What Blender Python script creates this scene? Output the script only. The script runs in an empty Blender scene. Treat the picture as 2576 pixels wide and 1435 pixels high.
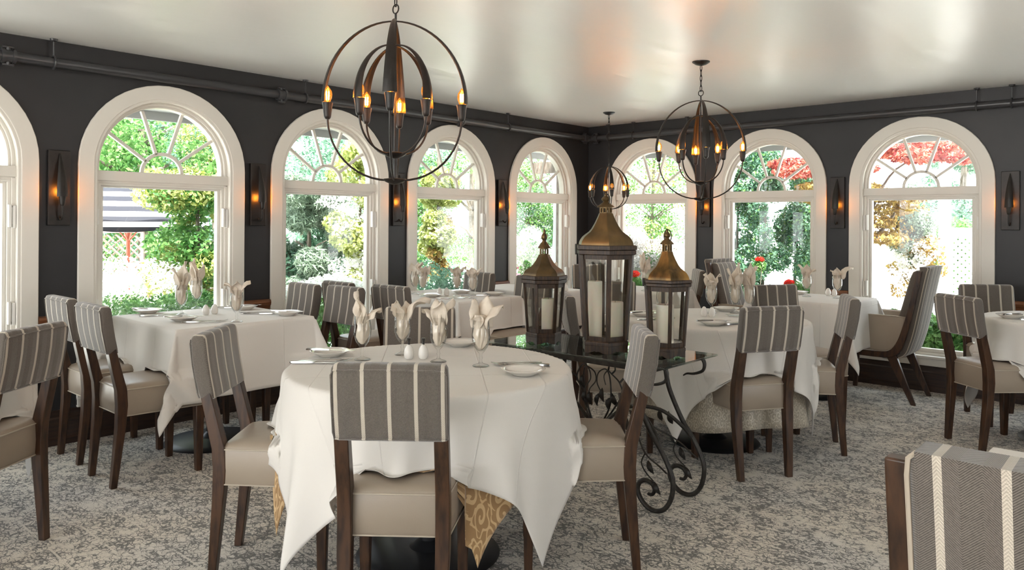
import bpy, bmesh, math, random
import numpy as np
from mathutils import Vector, Matrix
C = bpy.context.scene.collection
PI = math.pi
R = math.radians

# ------------------------------------------------------------------ mesh helpers
class MB:
    def __init__(s): s.v = []; s.f = []
    def add(s, verts, faces):
        o = len(s.v); s.v += [tuple(p) for p in verts]; s.f += [tuple(i + o for i in f) for f in faces]
    def hexa(s, p):   # 8 pts: bottom 0-3 ccw, top 4-7
        s.add(p, [(3,2,1,0),(4,5,6,7),(0,1,5,4),(1,2,6,5),(2,3,7,6),(3,0,4,7)])
    def box(s, x0, x1, y0, y1, z0, z1):
        s.hexa([(x0,y0,z0),(x1,y0,z0),(x1,y1,z0),(x0,y1,z0),(x0,y0,z1),(x1,y0,z1),(x1,y1,z1),(x0,y1,z1)])
    def loft(s, rings, cap0=True, cap1=True, closed=True):
        n = len(rings[0]); V = [p for r in rings for p in r]; F = []
        for k in range(len(rings)-1):
            for i in range(n if closed else n-1):
                j = (i+1) % n
                F.append((k*n+i, k*n+j, (k+1)*n+j, (k+1)*n+i))
        if cap0: F.append(tuple(range(n-1,-1,-1)))
        if cap1: F.append(tuple((len(rings)-1)*n+i for i in range(n)))
        s.add(V, F)
    def tube(s, pts, r, n=8, cap=True, closed=False):
        pts = [Vector(p) for p in pts]
        m = len(pts); rs = r if isinstance(r,(list,tuple)) else [r]*m
        T = []
        for i in range(m):
            a = pts[(i-1) % m] if (closed or i>0) else pts[i]
            b = pts[(i+1) % m] if (closed or i<m-1) else pts[i]
            t = (b-a); T.append(t.normalized() if t.length>1e-9 else Vector((0,0,1)))
        up = Vector((0,0,1)) if abs(T[0].z)<.9 else Vector((1,0,0))
        nrm = (up - T[0]*up.dot(T[0])).normalized(); rings = []
        for i in range(m):
            nrm = nrm - T[i]*nrm.dot(T[i])
            if nrm.length<1e-6: nrm = T[i].orthogonal()
            nrm.normalize(); b = T[i].cross(nrm)
            rings.append([tuple(pts[i]+(nrm*math.cos(2*PI*k/n)+b*math.sin(2*PI*k/n))*rs[i]) for k in range(n)])
        if closed: rings.append(rings[0])
        s.loft(rings, cap and not closed, cap and not closed)
    def lathe(s, prof, n=24, c=(0,0,0), cap0=False, cap1=False):
        rings = [[(c[0]+r*math.cos(2*PI*k/n), c[1]+r*math.sin(2*PI*k/n), c[2]+z) for k in range(n)] for r,z in prof]
        s.loft(rings, cap0, cap1)
    def ring2(s, outer, inner, y0, y1, closed=True):  # outlines in (x,z), solid between y0,y1
        n = len(outer); V = []
        for y in (y0,y1):
            V += [(x,y,z) for x,z in outer]; V += [(x,y,z) for x,z in inner]
        F = []
        for i in range(n if closed else n-1):
            j = (i+1) % n
            F += [(i,j,n+j,n+i), (2*n+j,2*n+i,3*n+i,3*n+j), (j,i,2*n+i,2*n+j), (n+i,n+j,3*n+j,3*n+i)]
        if not closed:
            F += [(0,n,3*n,2*n),(n-1,3*n-1,4*n-1,2*n-1)]
        s.add(V,F)
    def prism(s, poly, y0, y1, ax='y'):
        n = len(poly)
        if ax=='y': V = [(x,y0,z) for x,z in poly]+[(x,y1,z) for x,z in poly]
        elif ax=='x': V = [(y0,a,z) for a,z in poly]+[(y1,a,z) for a,z in poly]
        else: V = [(a,b,y0) for a,b in poly]+[(a,b,y1) for a,b in poly]
        s.add(V, [tuple(range(n-1,-1,-1)), tuple(range(n,2*n))]+[(i,(i+1)%n,n+(i+1)%n,n+i) for i in range(n)])
    def grid(s, P):   # P[i][j] points
        a = len(P); b = len(P[0])
        s.add([p for r in P for p in r], [(i*b+j, i*b+j+1, (i+1)*b+j+1, (i+1)*b+j) for i in range(a-1) for j in range(b-1)])
    uv = None
    def build(s, name, mat, parent=None, smooth=True, bevel=0, sub=0, solid=0, sharp=40, fix=True):
        me = bpy.data.meshes.new(name); me.from_pydata(s.v, [], s.f)
        if fix:
            bm = bmesh.new(); bm.from_mesh(me); bmesh.ops.recalc_face_normals(bm, faces=bm.faces); bm.to_mesh(me); bm.free()
        if smooth:
            me.polygons.foreach_set('use_smooth', [True]*len(me.polygons)); me.set_sharp_from_angle(angle=R(sharp))
        if s.uv:
            li = np.zeros(len(me.loops), np.int32); me.loops.foreach_get('vertex_index', li)
            me.uv_layers.new(name='UVMap').data.foreach_set('uv', np.array(s.uv, np.float32)[li].ravel())
        me.materials.append(mat); me.update()
        o = bpy.data.objects.new(name, me); C.objects.link(o)
        if parent: o.parent = parent
        if solid:
            m = o.modifiers.new('solid','SOLIDIFY'); m.thickness = solid; m.offset = 0
        if bevel:
            m = o.modifiers.new('bevel','BEVEL'); m.width = bevel; m.segments = 2; m.limit_method = 'ANGLE'; m.angle_limit = R(35); m.harden_normals = False
        if sub:
            m = o.modifiers.new('sub','SUBSURF'); m.levels = sub; m.render_levels = sub
        return o

def tag(o, label=None, cat=None, group=None, kind=None):
    if label: o['label'] = label
    if cat: o['category'] = cat
    if group: o['group'] = group
    if kind: o['kind'] = kind
    return o
def thing(name, loc, rz, label, cat, group=None):
    o = bpy.data.objects.new(name, None); C.objects.link(o); o.empty_display_size = .05
    o.location = loc; o.rotation_euler = (0,0,rz); return tag(o, label, cat, group)
def structure(name, loc=(0,0,0), rz=0):
    o = bpy.data.objects.new(name, None); C.objects.link(o); o.location = loc; o.rotation_euler = (0,0,rz); o['kind'] = 'structure'; return o
KIDS = {}
def kids(o): return [c for c in bpy.data.objects if c.parent == o]
def dup(o, loc=None, rz=None, label=None, group=None):
    r = o.copy(); C.objects.link(r)
    if loc is not None: r.location = loc
    if rz is not None: r.rotation_euler = (r.rotation_euler[0], r.rotation_euler[1], rz)
    if label: r['label'] = label
    if group: r['group'] = group
    if o.name not in KIDS: KIDS[o.name] = [(k, kids(k)) for k in kids(o)]
    for k, gk in KIDS[o.name]:
        c = k.copy(); C.objects.link(c); c.parent = r
        for g in gk:
            d = g.copy(); C.objects.link(d); d.parent = c
    return r
def catmull(pts, k=6):
    P = [Vector(p) for p in pts]; out = []
    for i in range(len(P)-1):
        p0 = P[max(i-1,0)]; p1 = P[i]; p2 = P[i+1]; p3 = P[min(i+2,len(P)-1)]
        for j in range(k):
            t = j/k
            out.append(0.5*((2*p1)+(p2-p0)*t+(2*p0-5*p1+4*p2-p3)*t*t+(3*p1-p0-3*p2+p3)*t**3))
    out.append(P[-1]); return out
def rrect(wr, wf, y0, y1, r, n=4):
    # rounded trapezoid outline, rear width wr (at y0), front width wf (at y1)
    cs = [(-wr,y0,180),( wr,y0,270),( wf,y1,0),(-wf,y1,90)]
    out = []
    for (x,y,a) in cs:
        cx = x + (r if x<0 else -r); cy = y + (r if y==y0 else -r)
        for k in range(n+1):
            t = R(a+90*k/n); out.append((cx+r*math.cos(t), cy+r*math.sin(t)))
    return out

# ------------------------------------------------------------------ materials
def new_mat(name):
    m = bpy.data.materials.new(name); m.use_nodes = True; nt = m.node_tree
    return m, nt, nt.nodes['Principled BSDF']
def N(nt, t, **kw):
    n = nt.nodes.new(t)
    for k,v in kw.items():
        if k in n.inputs: n.inputs[k].default_value = v
        else: setattr(n,k,v)
    return n
def col4(c): return (c[0],c[1],c[2],1)
def simple(name, c, rough=.5, metal=0, spec=.5, noise=None, bump=None, c2=None, stretch=(1,1,1), coord='Object', coat=0, lo=.35, hi=.65):
    m, nt, b = new_mat(name); L = nt.links
    b.inputs['Base Color'].default_value = col4(c); b.inputs['Roughness'].default_value = rough; b.inputs['Metallic'].default_value = metal
    b.inputs['Specular IOR Level'].default_value = spec; b.inputs['Coat Weight'].default_value = coat
    if noise or bump:
        tc = N(nt,'ShaderNodeTexCoord'); mp = N(nt,'ShaderNodeMapping'); mp.inputs['Scale'].default_value = stretch
        L.new(tc.outputs[coord], mp.inputs[0])
        if noise:
            nz = N(nt,'ShaderNodeTexNoise', Scale=noise, Detail=5.0); L.new(mp.outputs[0], nz.inputs['Vector'])
            cr = N(nt,'ShaderNodeValToRGB'); cr.color_ramp.elements[0].color = col4(c); cr.color_ramp.elements[1].color = col4(c2 or c)
            cr.color_ramp.elements[0].position = lo; cr.color_ramp.elements[1].position = hi
            L.new(nz.outputs[0], cr.inputs[0]); L.new(cr.outputs[0], b.inputs['Base Color'])
        if bump:
            nb = N(nt,'ShaderNodeTexNoise', Scale=bump[0], Detail=4.0); L.new(mp.outputs[0], nb.inputs['Vector'])
            bp = N(nt,'ShaderNodeBump', Strength=bump[1], Distance=bump[2]); L.new(nb.outputs[0], bp.inputs['Height']); L.new(bp.outputs[0], b.inputs['Normal'])
    return m
M = {}
M['wall'] = simple('charcoal_paint',(.019,.019,.0205),.42,spec=.35,bump=(160,.15,.002),noise=2.2,c2=(.026,.0255,.027),coord='Object')
M['ceiling'] = simple('satin_ceiling_paint',(.84,.835,.81),.30,spec=.5,bump=(1.1,.28,.05),stretch=(3,.8,1))
M['trim'] = simple('cream_trim_paint',(.68,.645,.585),.38)
M['sash'] = simple('white_sash',(.72,.69,.63),.35)
M['base'] = simple('dark_stained_baseboard',(.020,.011,.008),.35,noise=6,c2=(.045,.022,.013),stretch=(1,1,12))
M['rail'] = simple('warm_wood_rail',(.20,.075,.028),.35,noise=5,c2=(.09,.03,.012),stretch=(1,1,14))
M['walnut'] = simple('walnut_chair_wood',(.062,.028,.013),.34,noise=9,c2=(.015,.007,.004),stretch=(6,6,1.1),lo=.40,hi=.68)
M['leather'] = simple('taupe_leather',(.30,.245,.19),.38,spec=.5,bump=(260,.10,.002),noise=3,c2=(.34,.28,.22))
M['piping'] = simple('pale_piping',(.42,.36,.285),.5)
M['iron'] = simple('wrought_iron',(.028,.025,.022),.42,metal=.55,bump=(90,.25,.003),noise=30,c2=(.055,.05,.044))
M['bronze'] = simple('dark_bronze',(.020,.016,.0135),.40,metal=.35,bump=(180,.25,.002),noise=20,c2=(.011,.009,.008))
M['pipe'] = simple('painted_pipe',(.038,.038,.041),.30)
M['basemetal'] = simple('black_pedestal_metal',(.022,.022,.024),.38,metal=.3)
M['porcelain'] = simple('white_porcelain',(.80,.775,.73),.14,coat=.3)
M['steel'] = simple('polished_steel',(.62,.60,.57),.20,metal=1)
M['candle'] = simple('ivory_wax',(.80,.755,.66),.5); M['candle'].node_tree.nodes['Principled BSDF'].inputs['Subsurface Weight'].default_value = .25
M['oldwood'] = simple('weathered_lantern_wood',(.014,.0075,.004),.5,noise=22,c2=(.058,.030,.0135),stretch=(5,5,.7),bump=(60,.3,.003))
M['copper'] = simple('antique_copper_roof',(.060,.045,.026),.40,metal=.8,noise=7,c2=(.20,.125,.050),stretch=(1,1,.6),bump=(40,.2,.003))
M['goldcopper'] = simple('golden_copper_roof',(.075,.048,.022),.36,metal=.85,noise=9,c2=(.36,.20,.062),stretch=(1.5,1.5,.4),bump=(40,.2,.003))
M['napkin'] = simple('ivory_napkin_linen',(.72,.64,.54),.85,noise=40,c2=(.66,.575,.475))
M['black'] = simple('black_cap',(.02,.018,.016),.3)
M['hinge'] = simple('white_hinge',(.74,.72,.68),.3)

def cloth_mat(name,c):
    m, nt, b = new_mat(name); L = nt.links
    b.inputs['Base Color'].default_value = col4(c); b.inputs['Roughness'].default_value = .85; b.inputs['Sheen Weight'].default_value = .15; b.inputs['Specular IOR Level'].default_value = .2
    tc = N(nt,'ShaderNodeTexCoord'); w = N(nt,'ShaderNodeTexNoise', Scale=7.0, Detail=3.0); L.new(tc.outputs['Object'], w.inputs['Vector'])
    sp = N(nt,'ShaderNodeSeparateXYZ'); L.new(tc.outputs['UV'], sp.inputs[0])
    def crease(q, p): return mathn(nt,'SUBTRACT', 1.0, mathn(nt,'MULTIPLY', mathn(nt,'ABSOLUTE', mathn(nt,'SUBTRACT', mathn(nt,'ABSOLUTE', q), p)), 260.0), True)
    ridge = mathn(nt,'MAXIMUM', crease(sp.outputs[0],.20), mathn(nt,'MAXIMUM', crease(sp.outputs[1],.21), mathn(nt,'MULTIPLY', crease(sp.outputs[0],.42), .5)))
    b0 = N(nt,'ShaderNodeBump', Strength=.55, Distance=.004); L.new(ridge, b0.inputs['Height'])
    w2 = N(nt,'ShaderNodeTexNoise', Scale=420.0, Detail=1.0); L.new(tc.outputs['Object'], w2.inputs['Vector'])
    b1 = N(nt,'ShaderNodeBump', Strength=.25, Distance=.012); L.new(w.outputs[0], b1.inputs['Height']); L.new(b0.outputs[0], b1.inputs['Normal'])
    b2 = N(nt,'ShaderNodeBump', Strength=.10, Distance=.002); L.new(w2.outputs[0], b2.inputs['Height']); L.new(b1.outputs[0], b2.inputs['Normal']); L.new(b2.outputs[0], b.inputs['Normal'])
    return m

def mathn(nt, op, a, b=None, clamp=False):
    n = nt.nodes.new('ShaderNodeMath'); n.operation = op; n.use_clamp = clamp
    for i,v in enumerate((a,b)):
        if v is None: continue
        if isinstance(v,(int,float)): n.inputs[i].default_value = v
        else: nt.links.new(v, n.inputs[i])
    return n.outputs[0]
def mixc(nt, f, a, b):
    n = nt.nodes.new('ShaderNodeMix'); n.data_type = 'RGBA'
    if isinstance(f,(int,float)): n.inputs[0].default_value = f
    else: nt.links.new(f, n.inputs[0])
    for i,v in ((6,a),(7,b)):
        if isinstance(v,tuple): n.inputs[i].default_value = col4(v)
        else: nt.links.new(v, n.inputs[i])
    return n.outputs[2]

M['cloth'] = cloth_mat('white_tablecloth_cotton',(.72,.69,.645))
def fabric():
    m, nt, b = new_mat('striped_herringbone_tweed'); L = nt.links
    tc = N(nt,'ShaderNodeTexCoord'); sp = N(nt,'ShaderNodeSeparateXYZ'); L.new(tc.outputs['Object'], sp.inputs[0])
    x, y, z = sp.outputs
    ss = 0.081
    # distance to nearest stripe centre
    u = mathn(nt,'DIVIDE', x, ss); fr = mathn(nt,'SUBTRACT', u, mathn(nt,'ROUND', u)); d = mathn(nt,'ABSOLUTE', fr)
    stripe = mathn(nt,'LESS_THAN', d, .072)
    # herringbone: zigzag across x with 4 bands per stripe repeat, 3 zigs in a stripe
    tri = mathn(nt,'PINGPONG', x, ss/3)
    ph = mathn(nt,'ADD', mathn(nt,'MULTIPLY', z, 1.0), mathn(nt,'MULTIPLY', mathn(nt,'ADD', y, tri), .75))
    s1 = mathn(nt,'SINE', mathn(nt,'MULTIPLY', ph, 2*PI/.0031))
    tri2 = mathn(nt,'PINGPONG', mathn(nt,'ADD', x, .0), .0058)
    s2 = mathn(nt,'SINE', mathn(nt,'MULTIPLY', mathn(nt,'ADD', mathn(nt,'ADD', z, y), tri2), 2*PI/.0044))
    nz = N(nt,'ShaderNodeTexNoise', Scale=260.0, Detail=3.0); L.new(tc.outputs['Object'], nz.inputs['Vector'])
    f1 = mathn(nt,'ADD', mathn(nt,'MULTIPLY', s1, .34), mathn(nt,'ADD', mathn(nt,'MULTIPLY', nz.outputs[0], .5), .22), True)
    f2 = mathn(nt,'ADD', mathn(nt,'MULTIPLY', s2, .35), .62, True)
    base = mixc(nt, f1, (.050,.042,.036), (.235,.205,.178))
    str_ = mixc(nt, f2, (.34,.295,.24), (.62,.56,.47))
    L.new(mixc(nt, stripe, base, str_), b.inputs['Base Color'])
    b.inputs['Roughness'].default_value = .9; b.inputs['Sheen Weight'].default_value = .65; b.inputs['Sheen Roughness'].default_value = .4; b.inputs['Specular IOR Level'].default_value = .15
    bp = N(nt,'ShaderNodeBump', Strength=.35, Distance=.0012); L.new(s1, bp.inputs['Height']); L.new(bp.outputs[0], b.inputs['Normal'])
    return m
M['fabric'] = fabric()

def carpet():
    m, nt, b = new_mat('leaf_pattern_carpet'); L = nt.links
    tc = N(nt,'ShaderNodeTexCoord')
    nz = N(nt,'ShaderNodeTexNoise', Scale=20.0, Detail=3.0); L.new(tc.outputs['Object'], nz.inputs['Vector'])
    vm = N(nt,'ShaderNodeVectorMath', operation='SCALE'); L.new(nz.outputs['Color'], vm.inputs[0]); vm.inputs['Scale'].default_value = .075
    va = N(nt,'ShaderNodeVectorMath', operation='ADD'); L.new(tc.outputs['Object'], va.inputs[0]); L.new(vm.outputs[0], va.inputs[1])
    mp = N(nt,'ShaderNodeMapping'); mp.inputs['Scale'].default_value = (.68,1.3,1); L.new(va.outputs[0], mp.inputs[0])
    v1 = N(nt,'ShaderNodeTexVoronoi', feature='DISTANCE_TO_EDGE', Scale=33.0); L.new(mp.outputs[0], v1.inputs['Vector'])
    v2 = N(nt,'ShaderNodeTexVoronoi', feature='DISTANCE_TO_EDGE', Scale=60.0); L.new(mp.outputs[0], v2.inputs['Vector'])
    big = N(nt,'ShaderNodeTexNoise', Scale=3.6, Detail=3.0); L.new(tc.outputs['Object'], big.inputs['Vector'])
    med = N(nt,'ShaderNodeTexNoise', Scale=13.0, Detail=3.0); L.new(tc.outputs['Object'], med.inputs['Vector'])
    fine = N(nt,'ShaderNodeTexNoise', Scale=330.0, Detail=2.0); L.new(tc.outputs['Object'], fine.inputs['Vector'])
    th = mathn(nt,'ADD', mathn(nt,'MULTIPLY', mathn(nt,'SUBTRACT', big.outputs[0], .5), .20), mathn(nt,'ADD', mathn(nt,'MULTIPLY', mathn(nt,'SUBTRACT', med.outputs[0], .5), .34), .110))
    e1 = mathn(nt,'MULTIPLY', mathn(nt,'SUBTRACT', th, v1.outputs[0]), 16.0, True)
    e2 = mathn(nt,'MULTIPLY', mathn(nt,'SUBTRACT', mathn(nt,'MULTIPLY', th, .75), v2.outputs[0]), 16.0, True)
    dk = mathn(nt,'MAXIMUM', e1, mathn(nt,'MULTIPLY', e2, .8))
    # pale straight ribs running along the room's long side
    sp = N(nt,'ShaderNodeSeparateXYZ'); L.new(tc.outputs['Object'], sp.inputs[0])
    rib = mathn(nt,'LESS_THAN', mathn(nt,'PINGPONG', sp.outputs[1], .085), .0045)
    ribn = N(nt,'ShaderNodeTexNoise', Scale=5.0, Detail=2.0); L.new(tc.outputs['Object'], ribn.inputs['Vector'])
    rib = mathn(nt,'MULTIPLY', rib, mathn(nt,'MULTIPLY', mathn(nt,'SUBTRACT', ribn.outputs[0], .44), 12.0, True))
    dk = mathn(nt,'MULTIPLY', dk, mathn(nt,'SUBTRACT', 1.0, mathn(nt,'MULTIPLY', rib, .8)))
    dk = mathn(nt,'MULTIPLY', dk, mathn(nt,'ADD', mathn(nt,'MULTIPLY', fine.outputs[0], .7), .5), True)
    cream = mixc(nt, fine.outputs[0], (.49,.435,.36), (.85,.775,.665))
    tint = N(nt,'ShaderNodeTexNoise', Scale=1.6, Detail=2.0); L.new(tc.outputs['Object'], tint.inputs['Vector'])
    cream2 = mixc(nt, mathn(nt,'MULTIPLY', mathn(nt,'SUBTRACT', tint.outputs[0], .45), 3.0, True), cream, (.61,.58,.54))
    L.new(mixc(nt, dk, cream2, (.060,.056,.052)), b.inputs['Base Color'])
    b.inputs['Roughness'].default_value = .95; b.inputs['Specular IOR Level'].default_value = .1; b.inputs['Sheen Weight'].default_value = .2
    bp = N(nt,'ShaderNodeBump', Strength=.4, Distance=.004); L.new(fine.outputs[0], bp.inputs['Height']); L.new(bp.outputs[0], b.inputs['Normal'])
    return m
M['carpet'] = carpet()

def damask(name, c1, c2, sc):
    m, nt, b = new_mat(name); L = nt.links
    tc = N(nt,'ShaderNodeTexCoord'); vo = N(nt,'ShaderNodeTexVoronoi', Scale=sc, Randomness=.75); vo.voronoi_dimensions = '2D'; L.new(tc.outputs['UV'], vo.inputs['Vector'])
    df = N(nt,'ShaderNodeVectorMath', operation='SUBTRACT'); L.new(tc.outputs['UV'], df.inputs[0]); L.new(vo.outputs['Position'], df.inputs[1])
    sp = N(nt,'ShaderNodeSeparateXYZ'); L.new(df.outputs[0], sp.inputs[0]); ln = N(nt,'ShaderNodeVectorMath', operation='LENGTH'); L.new(df.outputs[0], ln.inputs[0])
    ang = mathn(nt,'ARCTAN2', sp.outputs[1], sp.outputs[0]); r = mathn(nt,'MULTIPLY', ln.outputs['Value'], sc)
    cs = N(nt,'ShaderNodeSeparateXYZ'); L.new(vo.outputs['Color'], cs.inputs[0]); sg = mathn(nt,'SIGN', mathn(nt,'SUBTRACT', cs.outputs[0], .5))
    a2 = mathn(nt,'MULTIPLY', ang, sg)
    spiral = mathn(nt,'GREATER_THAN', mathn(nt,'SINE', mathn(nt,'SUBTRACT', mathn(nt,'ADD', a2, mathn(nt,'MULTIPLY', cs.outputs[1], 6.0)), mathn(nt,'MULTIPLY', r, 19.0))), .30)
    spiral = mathn(nt,'MULTIPLY', spiral, mathn(nt,'LESS_THAN', r, .40))
    leaf = mathn(nt,'LESS_THAN', mathn(nt,'ABSOLUTE', mathn(nt,'SUBTRACT', r, mathn(nt,'ADD', .50, mathn(nt,'MULTIPLY', mathn(nt,'SINE', mathn(nt,'MULTIPLY', ang, 5.0)), .10)))), .045)
    f = mathn(nt,'MAXIMUM', spiral, leaf)
    nz = N(nt,'ShaderNodeTexNoise', Scale=500.0, Detail=1.0); L.new(tc.outputs['UV'], nz.inputs['Vector'])
    f = mathn(nt,'MULTIPLY', f, mathn(nt,'ADD', .45, mathn(nt,'MULTIPLY', nz.outputs[0], .9)), True)
    L.new(mixc(nt, f, c1, c2), b.inputs['Base Color']); b.inputs['Roughness'].default_value = .45; b.inputs['Sheen Weight'].default_value = .3
    return m
M['damask'] = damask('gold_damask',(.34,.20,.085),(.64,.45,.24),8.0)
M['lace'] = damask('cream_brocade',(.36,.315,.245),(.58,.53,.43),17.0)

def thin_glass(name, tint=(1,1,1), edge=(.8,.85,.83), ior=1.45, rough=.0, extra=0.0):
    m = bpy.data.materials.new(name); m.use_nodes = True; nt = m.node_tree; nt.nodes.clear(); L = nt.links
    out = N(nt,'ShaderNodeOutputMaterial'); tr = N(nt,'ShaderNodeBsdfTransparent'); gl = N(nt,'ShaderNodeBsdfGlossy'); gl.inputs['Roughness'].default_value = rough
    lw = N(nt,'ShaderNodeLayerWeight'); lw.inputs['Blend'].default_value = .5
    L.new(mixc(nt, mathn(nt,'POWER', lw.outputs['Facing'], 3.0), tint, edge), tr.inputs['Color'])
    mx = N(nt,'ShaderNodeMixShader'); l2 = N(nt,'ShaderNodeLayerWeight'); l2.inputs['Blend'].default_value = .5
    f0 = ((ior-1)/(ior+1))**2
    L.new(mathn(nt,'ADD', mathn(nt,'MULTIPLY', mathn(nt,'POWER', l2.outputs['Facing'], 4.0), 1-f0), f0+extra, True), mx.inputs[0]); L.new(tr.outputs[0], mx.inputs[1]); L.new(gl.outputs[0], mx.inputs[2]); L.new(mx.outputs[0], out.inputs[0])
    return m
M['pane'] = thin_glass('window_glass',(.97,.985,.98),(.9,.95,.94))
M['goblet'] = thin_glass('clear_goblet_glass',(.985,.985,.98),(.42,.42,.40),1.4)
M['lantern_glass'] = thin_glass('lantern_glass',(.95,.95,.93),(.7,.72,.7),1.45)
M['top_glass'] = thin_glass('console_glass',(.82,.88,.85),(.45,.56,.51),1.7,0.0,.06)
def emit(name, c, s):
    m = bpy.data.materials.new(name); m.use_nodes = True; nt = m.node_tree; nt.nodes.clear()
    out = N(nt,'ShaderNodeOutputMaterial'); e = N(nt,'ShaderNodeEmission'); e.inputs[0].default_value = col4(c); e.inputs[1].default_value = s; nt.links.new(e.outputs[0], out.inputs[0]); return m
M['filament'] = emit('glowing_filament',(1,.50,.13),200)
def bulbglass():
    m = bpy.data.materials.new('amber_bulb_glass'); m.use_nodes = True; nt = m.node_tree; nt.nodes.clear(); L = nt.links
    out = N(nt,'ShaderNodeOutputMaterial'); tr = N(nt,'ShaderNodeBsdfTransparent'); tr.inputs[0].default_value = (1,.58,.20,1)
    em = N(nt,'ShaderNodeEmission'); em.inputs[0].default_value = (1,.36,.05,1); em.inputs[1].default_value = .40
    gl = N(nt,'ShaderNodeBsdfGlossy'); gl.inputs['Roughness'].default_value = .05
    m1 = N(nt,'ShaderNodeMixShader'); m1.inputs[0].default_value = .45; L.new(tr.outputs[0], m1.inputs[1]); L.new(em.outputs[0], m1.inputs[2])
    m2 = N(nt,'ShaderNodeMixShader'); m2.inputs[0].default_value = .06; L.new(m1.outputs[0], m2.inputs[1]); L.new(gl.outputs[0], m2.inputs[2]); L.new(m2.outputs[0], out.inputs[0])
    return m
M['bulb'] = bulbglass()
def leafmat(name, a, b_, sc=6.0):
    m, nt, b = new_mat(name); L = nt.links
    ge = N(nt,'ShaderNodeNewGeometry'); nz = N(nt,'ShaderNodeTexNoise', Scale=sc, Detail=2.0); L.new(ge.outputs['Position'], nz.inputs['Vector'])
    f = mathn(nt,'ADD', mathn(nt,'MULTIPLY', mathn(nt,'SUBTRACT', nz.outputs[0], .5), 2.2), mathn(nt,'MULTIPLY', ge.outputs['Random Per Island'], .9), True)
    c = mixc(nt, f, a, b_); L.new(c, b.inputs['Base Color']); b.inputs['Roughness'].default_value = .5; b.inputs['Specular IOR Level'].default_value = .25
    tl = N(nt,'ShaderNodeBsdfTranslucent'); L.new(c, tl.inputs[0]); mx = N(nt,'ShaderNodeMixShader'); mx.inputs[0].default_value = .35
    out = nt.nodes['Material Output']; L.new(b.outputs[0], mx.inputs[1]); L.new(tl.outputs[0], mx.inputs[2]); L.new(mx.outputs[0], out.inputs[0])
    return m
M['green'] = leafmat('mid_green_leaves',(.05,.16,.035),(.22,.40,.12))
M['teal'] = leafmat('bluish_conifer_green',(.07,.18,.11),(.24,.42,.28))
M['yellowgreen'] = leafmat('yellow_green_leaves',(.22,.27,.05),(.58,.62,.26))
M['grey_green'] = leafmat('grey_green_needles',(.14,.20,.14),(.34,.43,.33))
M['red'] = leafmat('red_maple_leaves',(.26,.03,.035),(.62,.20,.13))
M['bronze_leaf'] = leafmat('bronze_maple_leaves',(.22,.12,.03),(.45,.34,.10))
M['whiteflower'] = leafmat('white_blossoms',(.80,.80,.74),(.92,.92,.88))
M['pinkflower'] = leafmat('pink_blossoms',(.75,.16,.38),(.9,.6,.7))
M['redflower'] = leafmat('red_geranium_petals',(.75,.012,.008),(.85,.05,.02))
M['dryshrub'] = leafmat('pale_dry_twigs',(.38,.34,.31),(.66,.62,.58))
M['bark'] = simple('grey_bark',(.22,.18,.15),.9,noise=12,c2=(.10,.08,.06),stretch=(4,4,1))
M['paving'] = simple('pale_patio_paving',(.78,.76,.72),.8,noise=4,c2=(.68,.66,.62))
M['whitepaint'] = simple('white_fence_vinyl',(.86,.86,.86),.4)
M['greypaint'] = simple('grey_soffit_paint',(.48,.48,.48),.6)
M['trellis'] = simple('weathered_trellis_wood',(.42,.30,.26),.8)
M['canvas_w'] = simple('white_canvas',(.85,.85,.85),.8)
M['redpole'] = simple('rust_red_pole',(.42,.10,.06),.5)
def canopy_mat():
    m, nt, b = new_mat('striped_awning_canvas'); L = nt.links
    tc = N(nt,'ShaderNodeTexCoord'); sp = N(nt,'ShaderNodeSeparateXYZ'); L.new(tc.outputs['Object'], sp.inputs[0])
    r = mathn(nt,'PINGPONG', sp.outputs[2], .055); f = mathn(nt,'LESS_THAN', r, .0275)
    L.new(mixc(nt, f, (.85,.85,.87), (.010,.010,.018)), b.inputs['Base Color']); b.inputs['Roughness'].default_value = .8
    return m
M['awning'] = canopy_mat()

# ------------------------------------------------------------------ room shell
CEIL = 2.40
WL = [(1,-5.919),(2,-4.632),(3,-3.345),(4,-2.057),(5,-.770)]           # window centres along the left wall (y)
WR = [(6,.795),(7,2.060),(8,3.330),(9,4.600)]                            # window centres along the right wall (x)
SPR = 1.682; HO = .465; ZB = .235
def arch(hw, zb, spr=SPR, n=24, dz=0):
    return [(-hw,zb)]+[(hw*math.cos(PI-PI*k/n), spr+dz+hw*math.sin(PI*k/n)) for k in range(n+1)]+[(hw,zb)]
def wall_mesh(name, a0, a1, centres, loc, rz):
    bm = bmesh.new(); T = .16
    def loop(pts):
        vs = [bm.verts.new((x,0,z)) for x,z in pts]
        for i in range(len(vs)): bm.edges.new((vs[i],vs[(i+1)%len(vs)]))
    loop([(a0,0),(a1,0),(a1,CEIL),(a0,CEIL)])
    for c in centres: loop([(c+x,z) for x,z in arch(HO,ZB)])
    bmesh.ops.triangle_fill(bm, use_beauty=True, use_dissolve=False, edges=bm.edges[:])
    r = bmesh.ops.extrude_face_region(bm, geom=bm.faces[:])
    for v in [g for g in r['geom'] if isinstance(g,bmesh.types.BMVert)]: v.co.y += T
    bmesh.ops.recalc_face_normals(bm, faces=bm.faces)
    me = bpy.data.meshes.new(name); bm.to_mesh(me); bm.free(); me.materials.append(M['wall'])
    o = bpy.data.objects.new(name, me); C.objects.link(o); o.location = loc; o.rotation_euler = (0,0,rz); o['kind'] = 'structure'; return o
wall_mesh('wall_left', -11.5, 0.0, [c for _,c in WL], (0,0,0), R(90))
wall_mesh('wall_back', -0.16, 6.8, [c for _,c in WR], (0,0,0), 0)
def sbox(name, mat, *a):
    m = MB(); m.box(*a); o = m.build(name, mat, smooth=False); o['kind'] = 'structure'; return o
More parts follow.
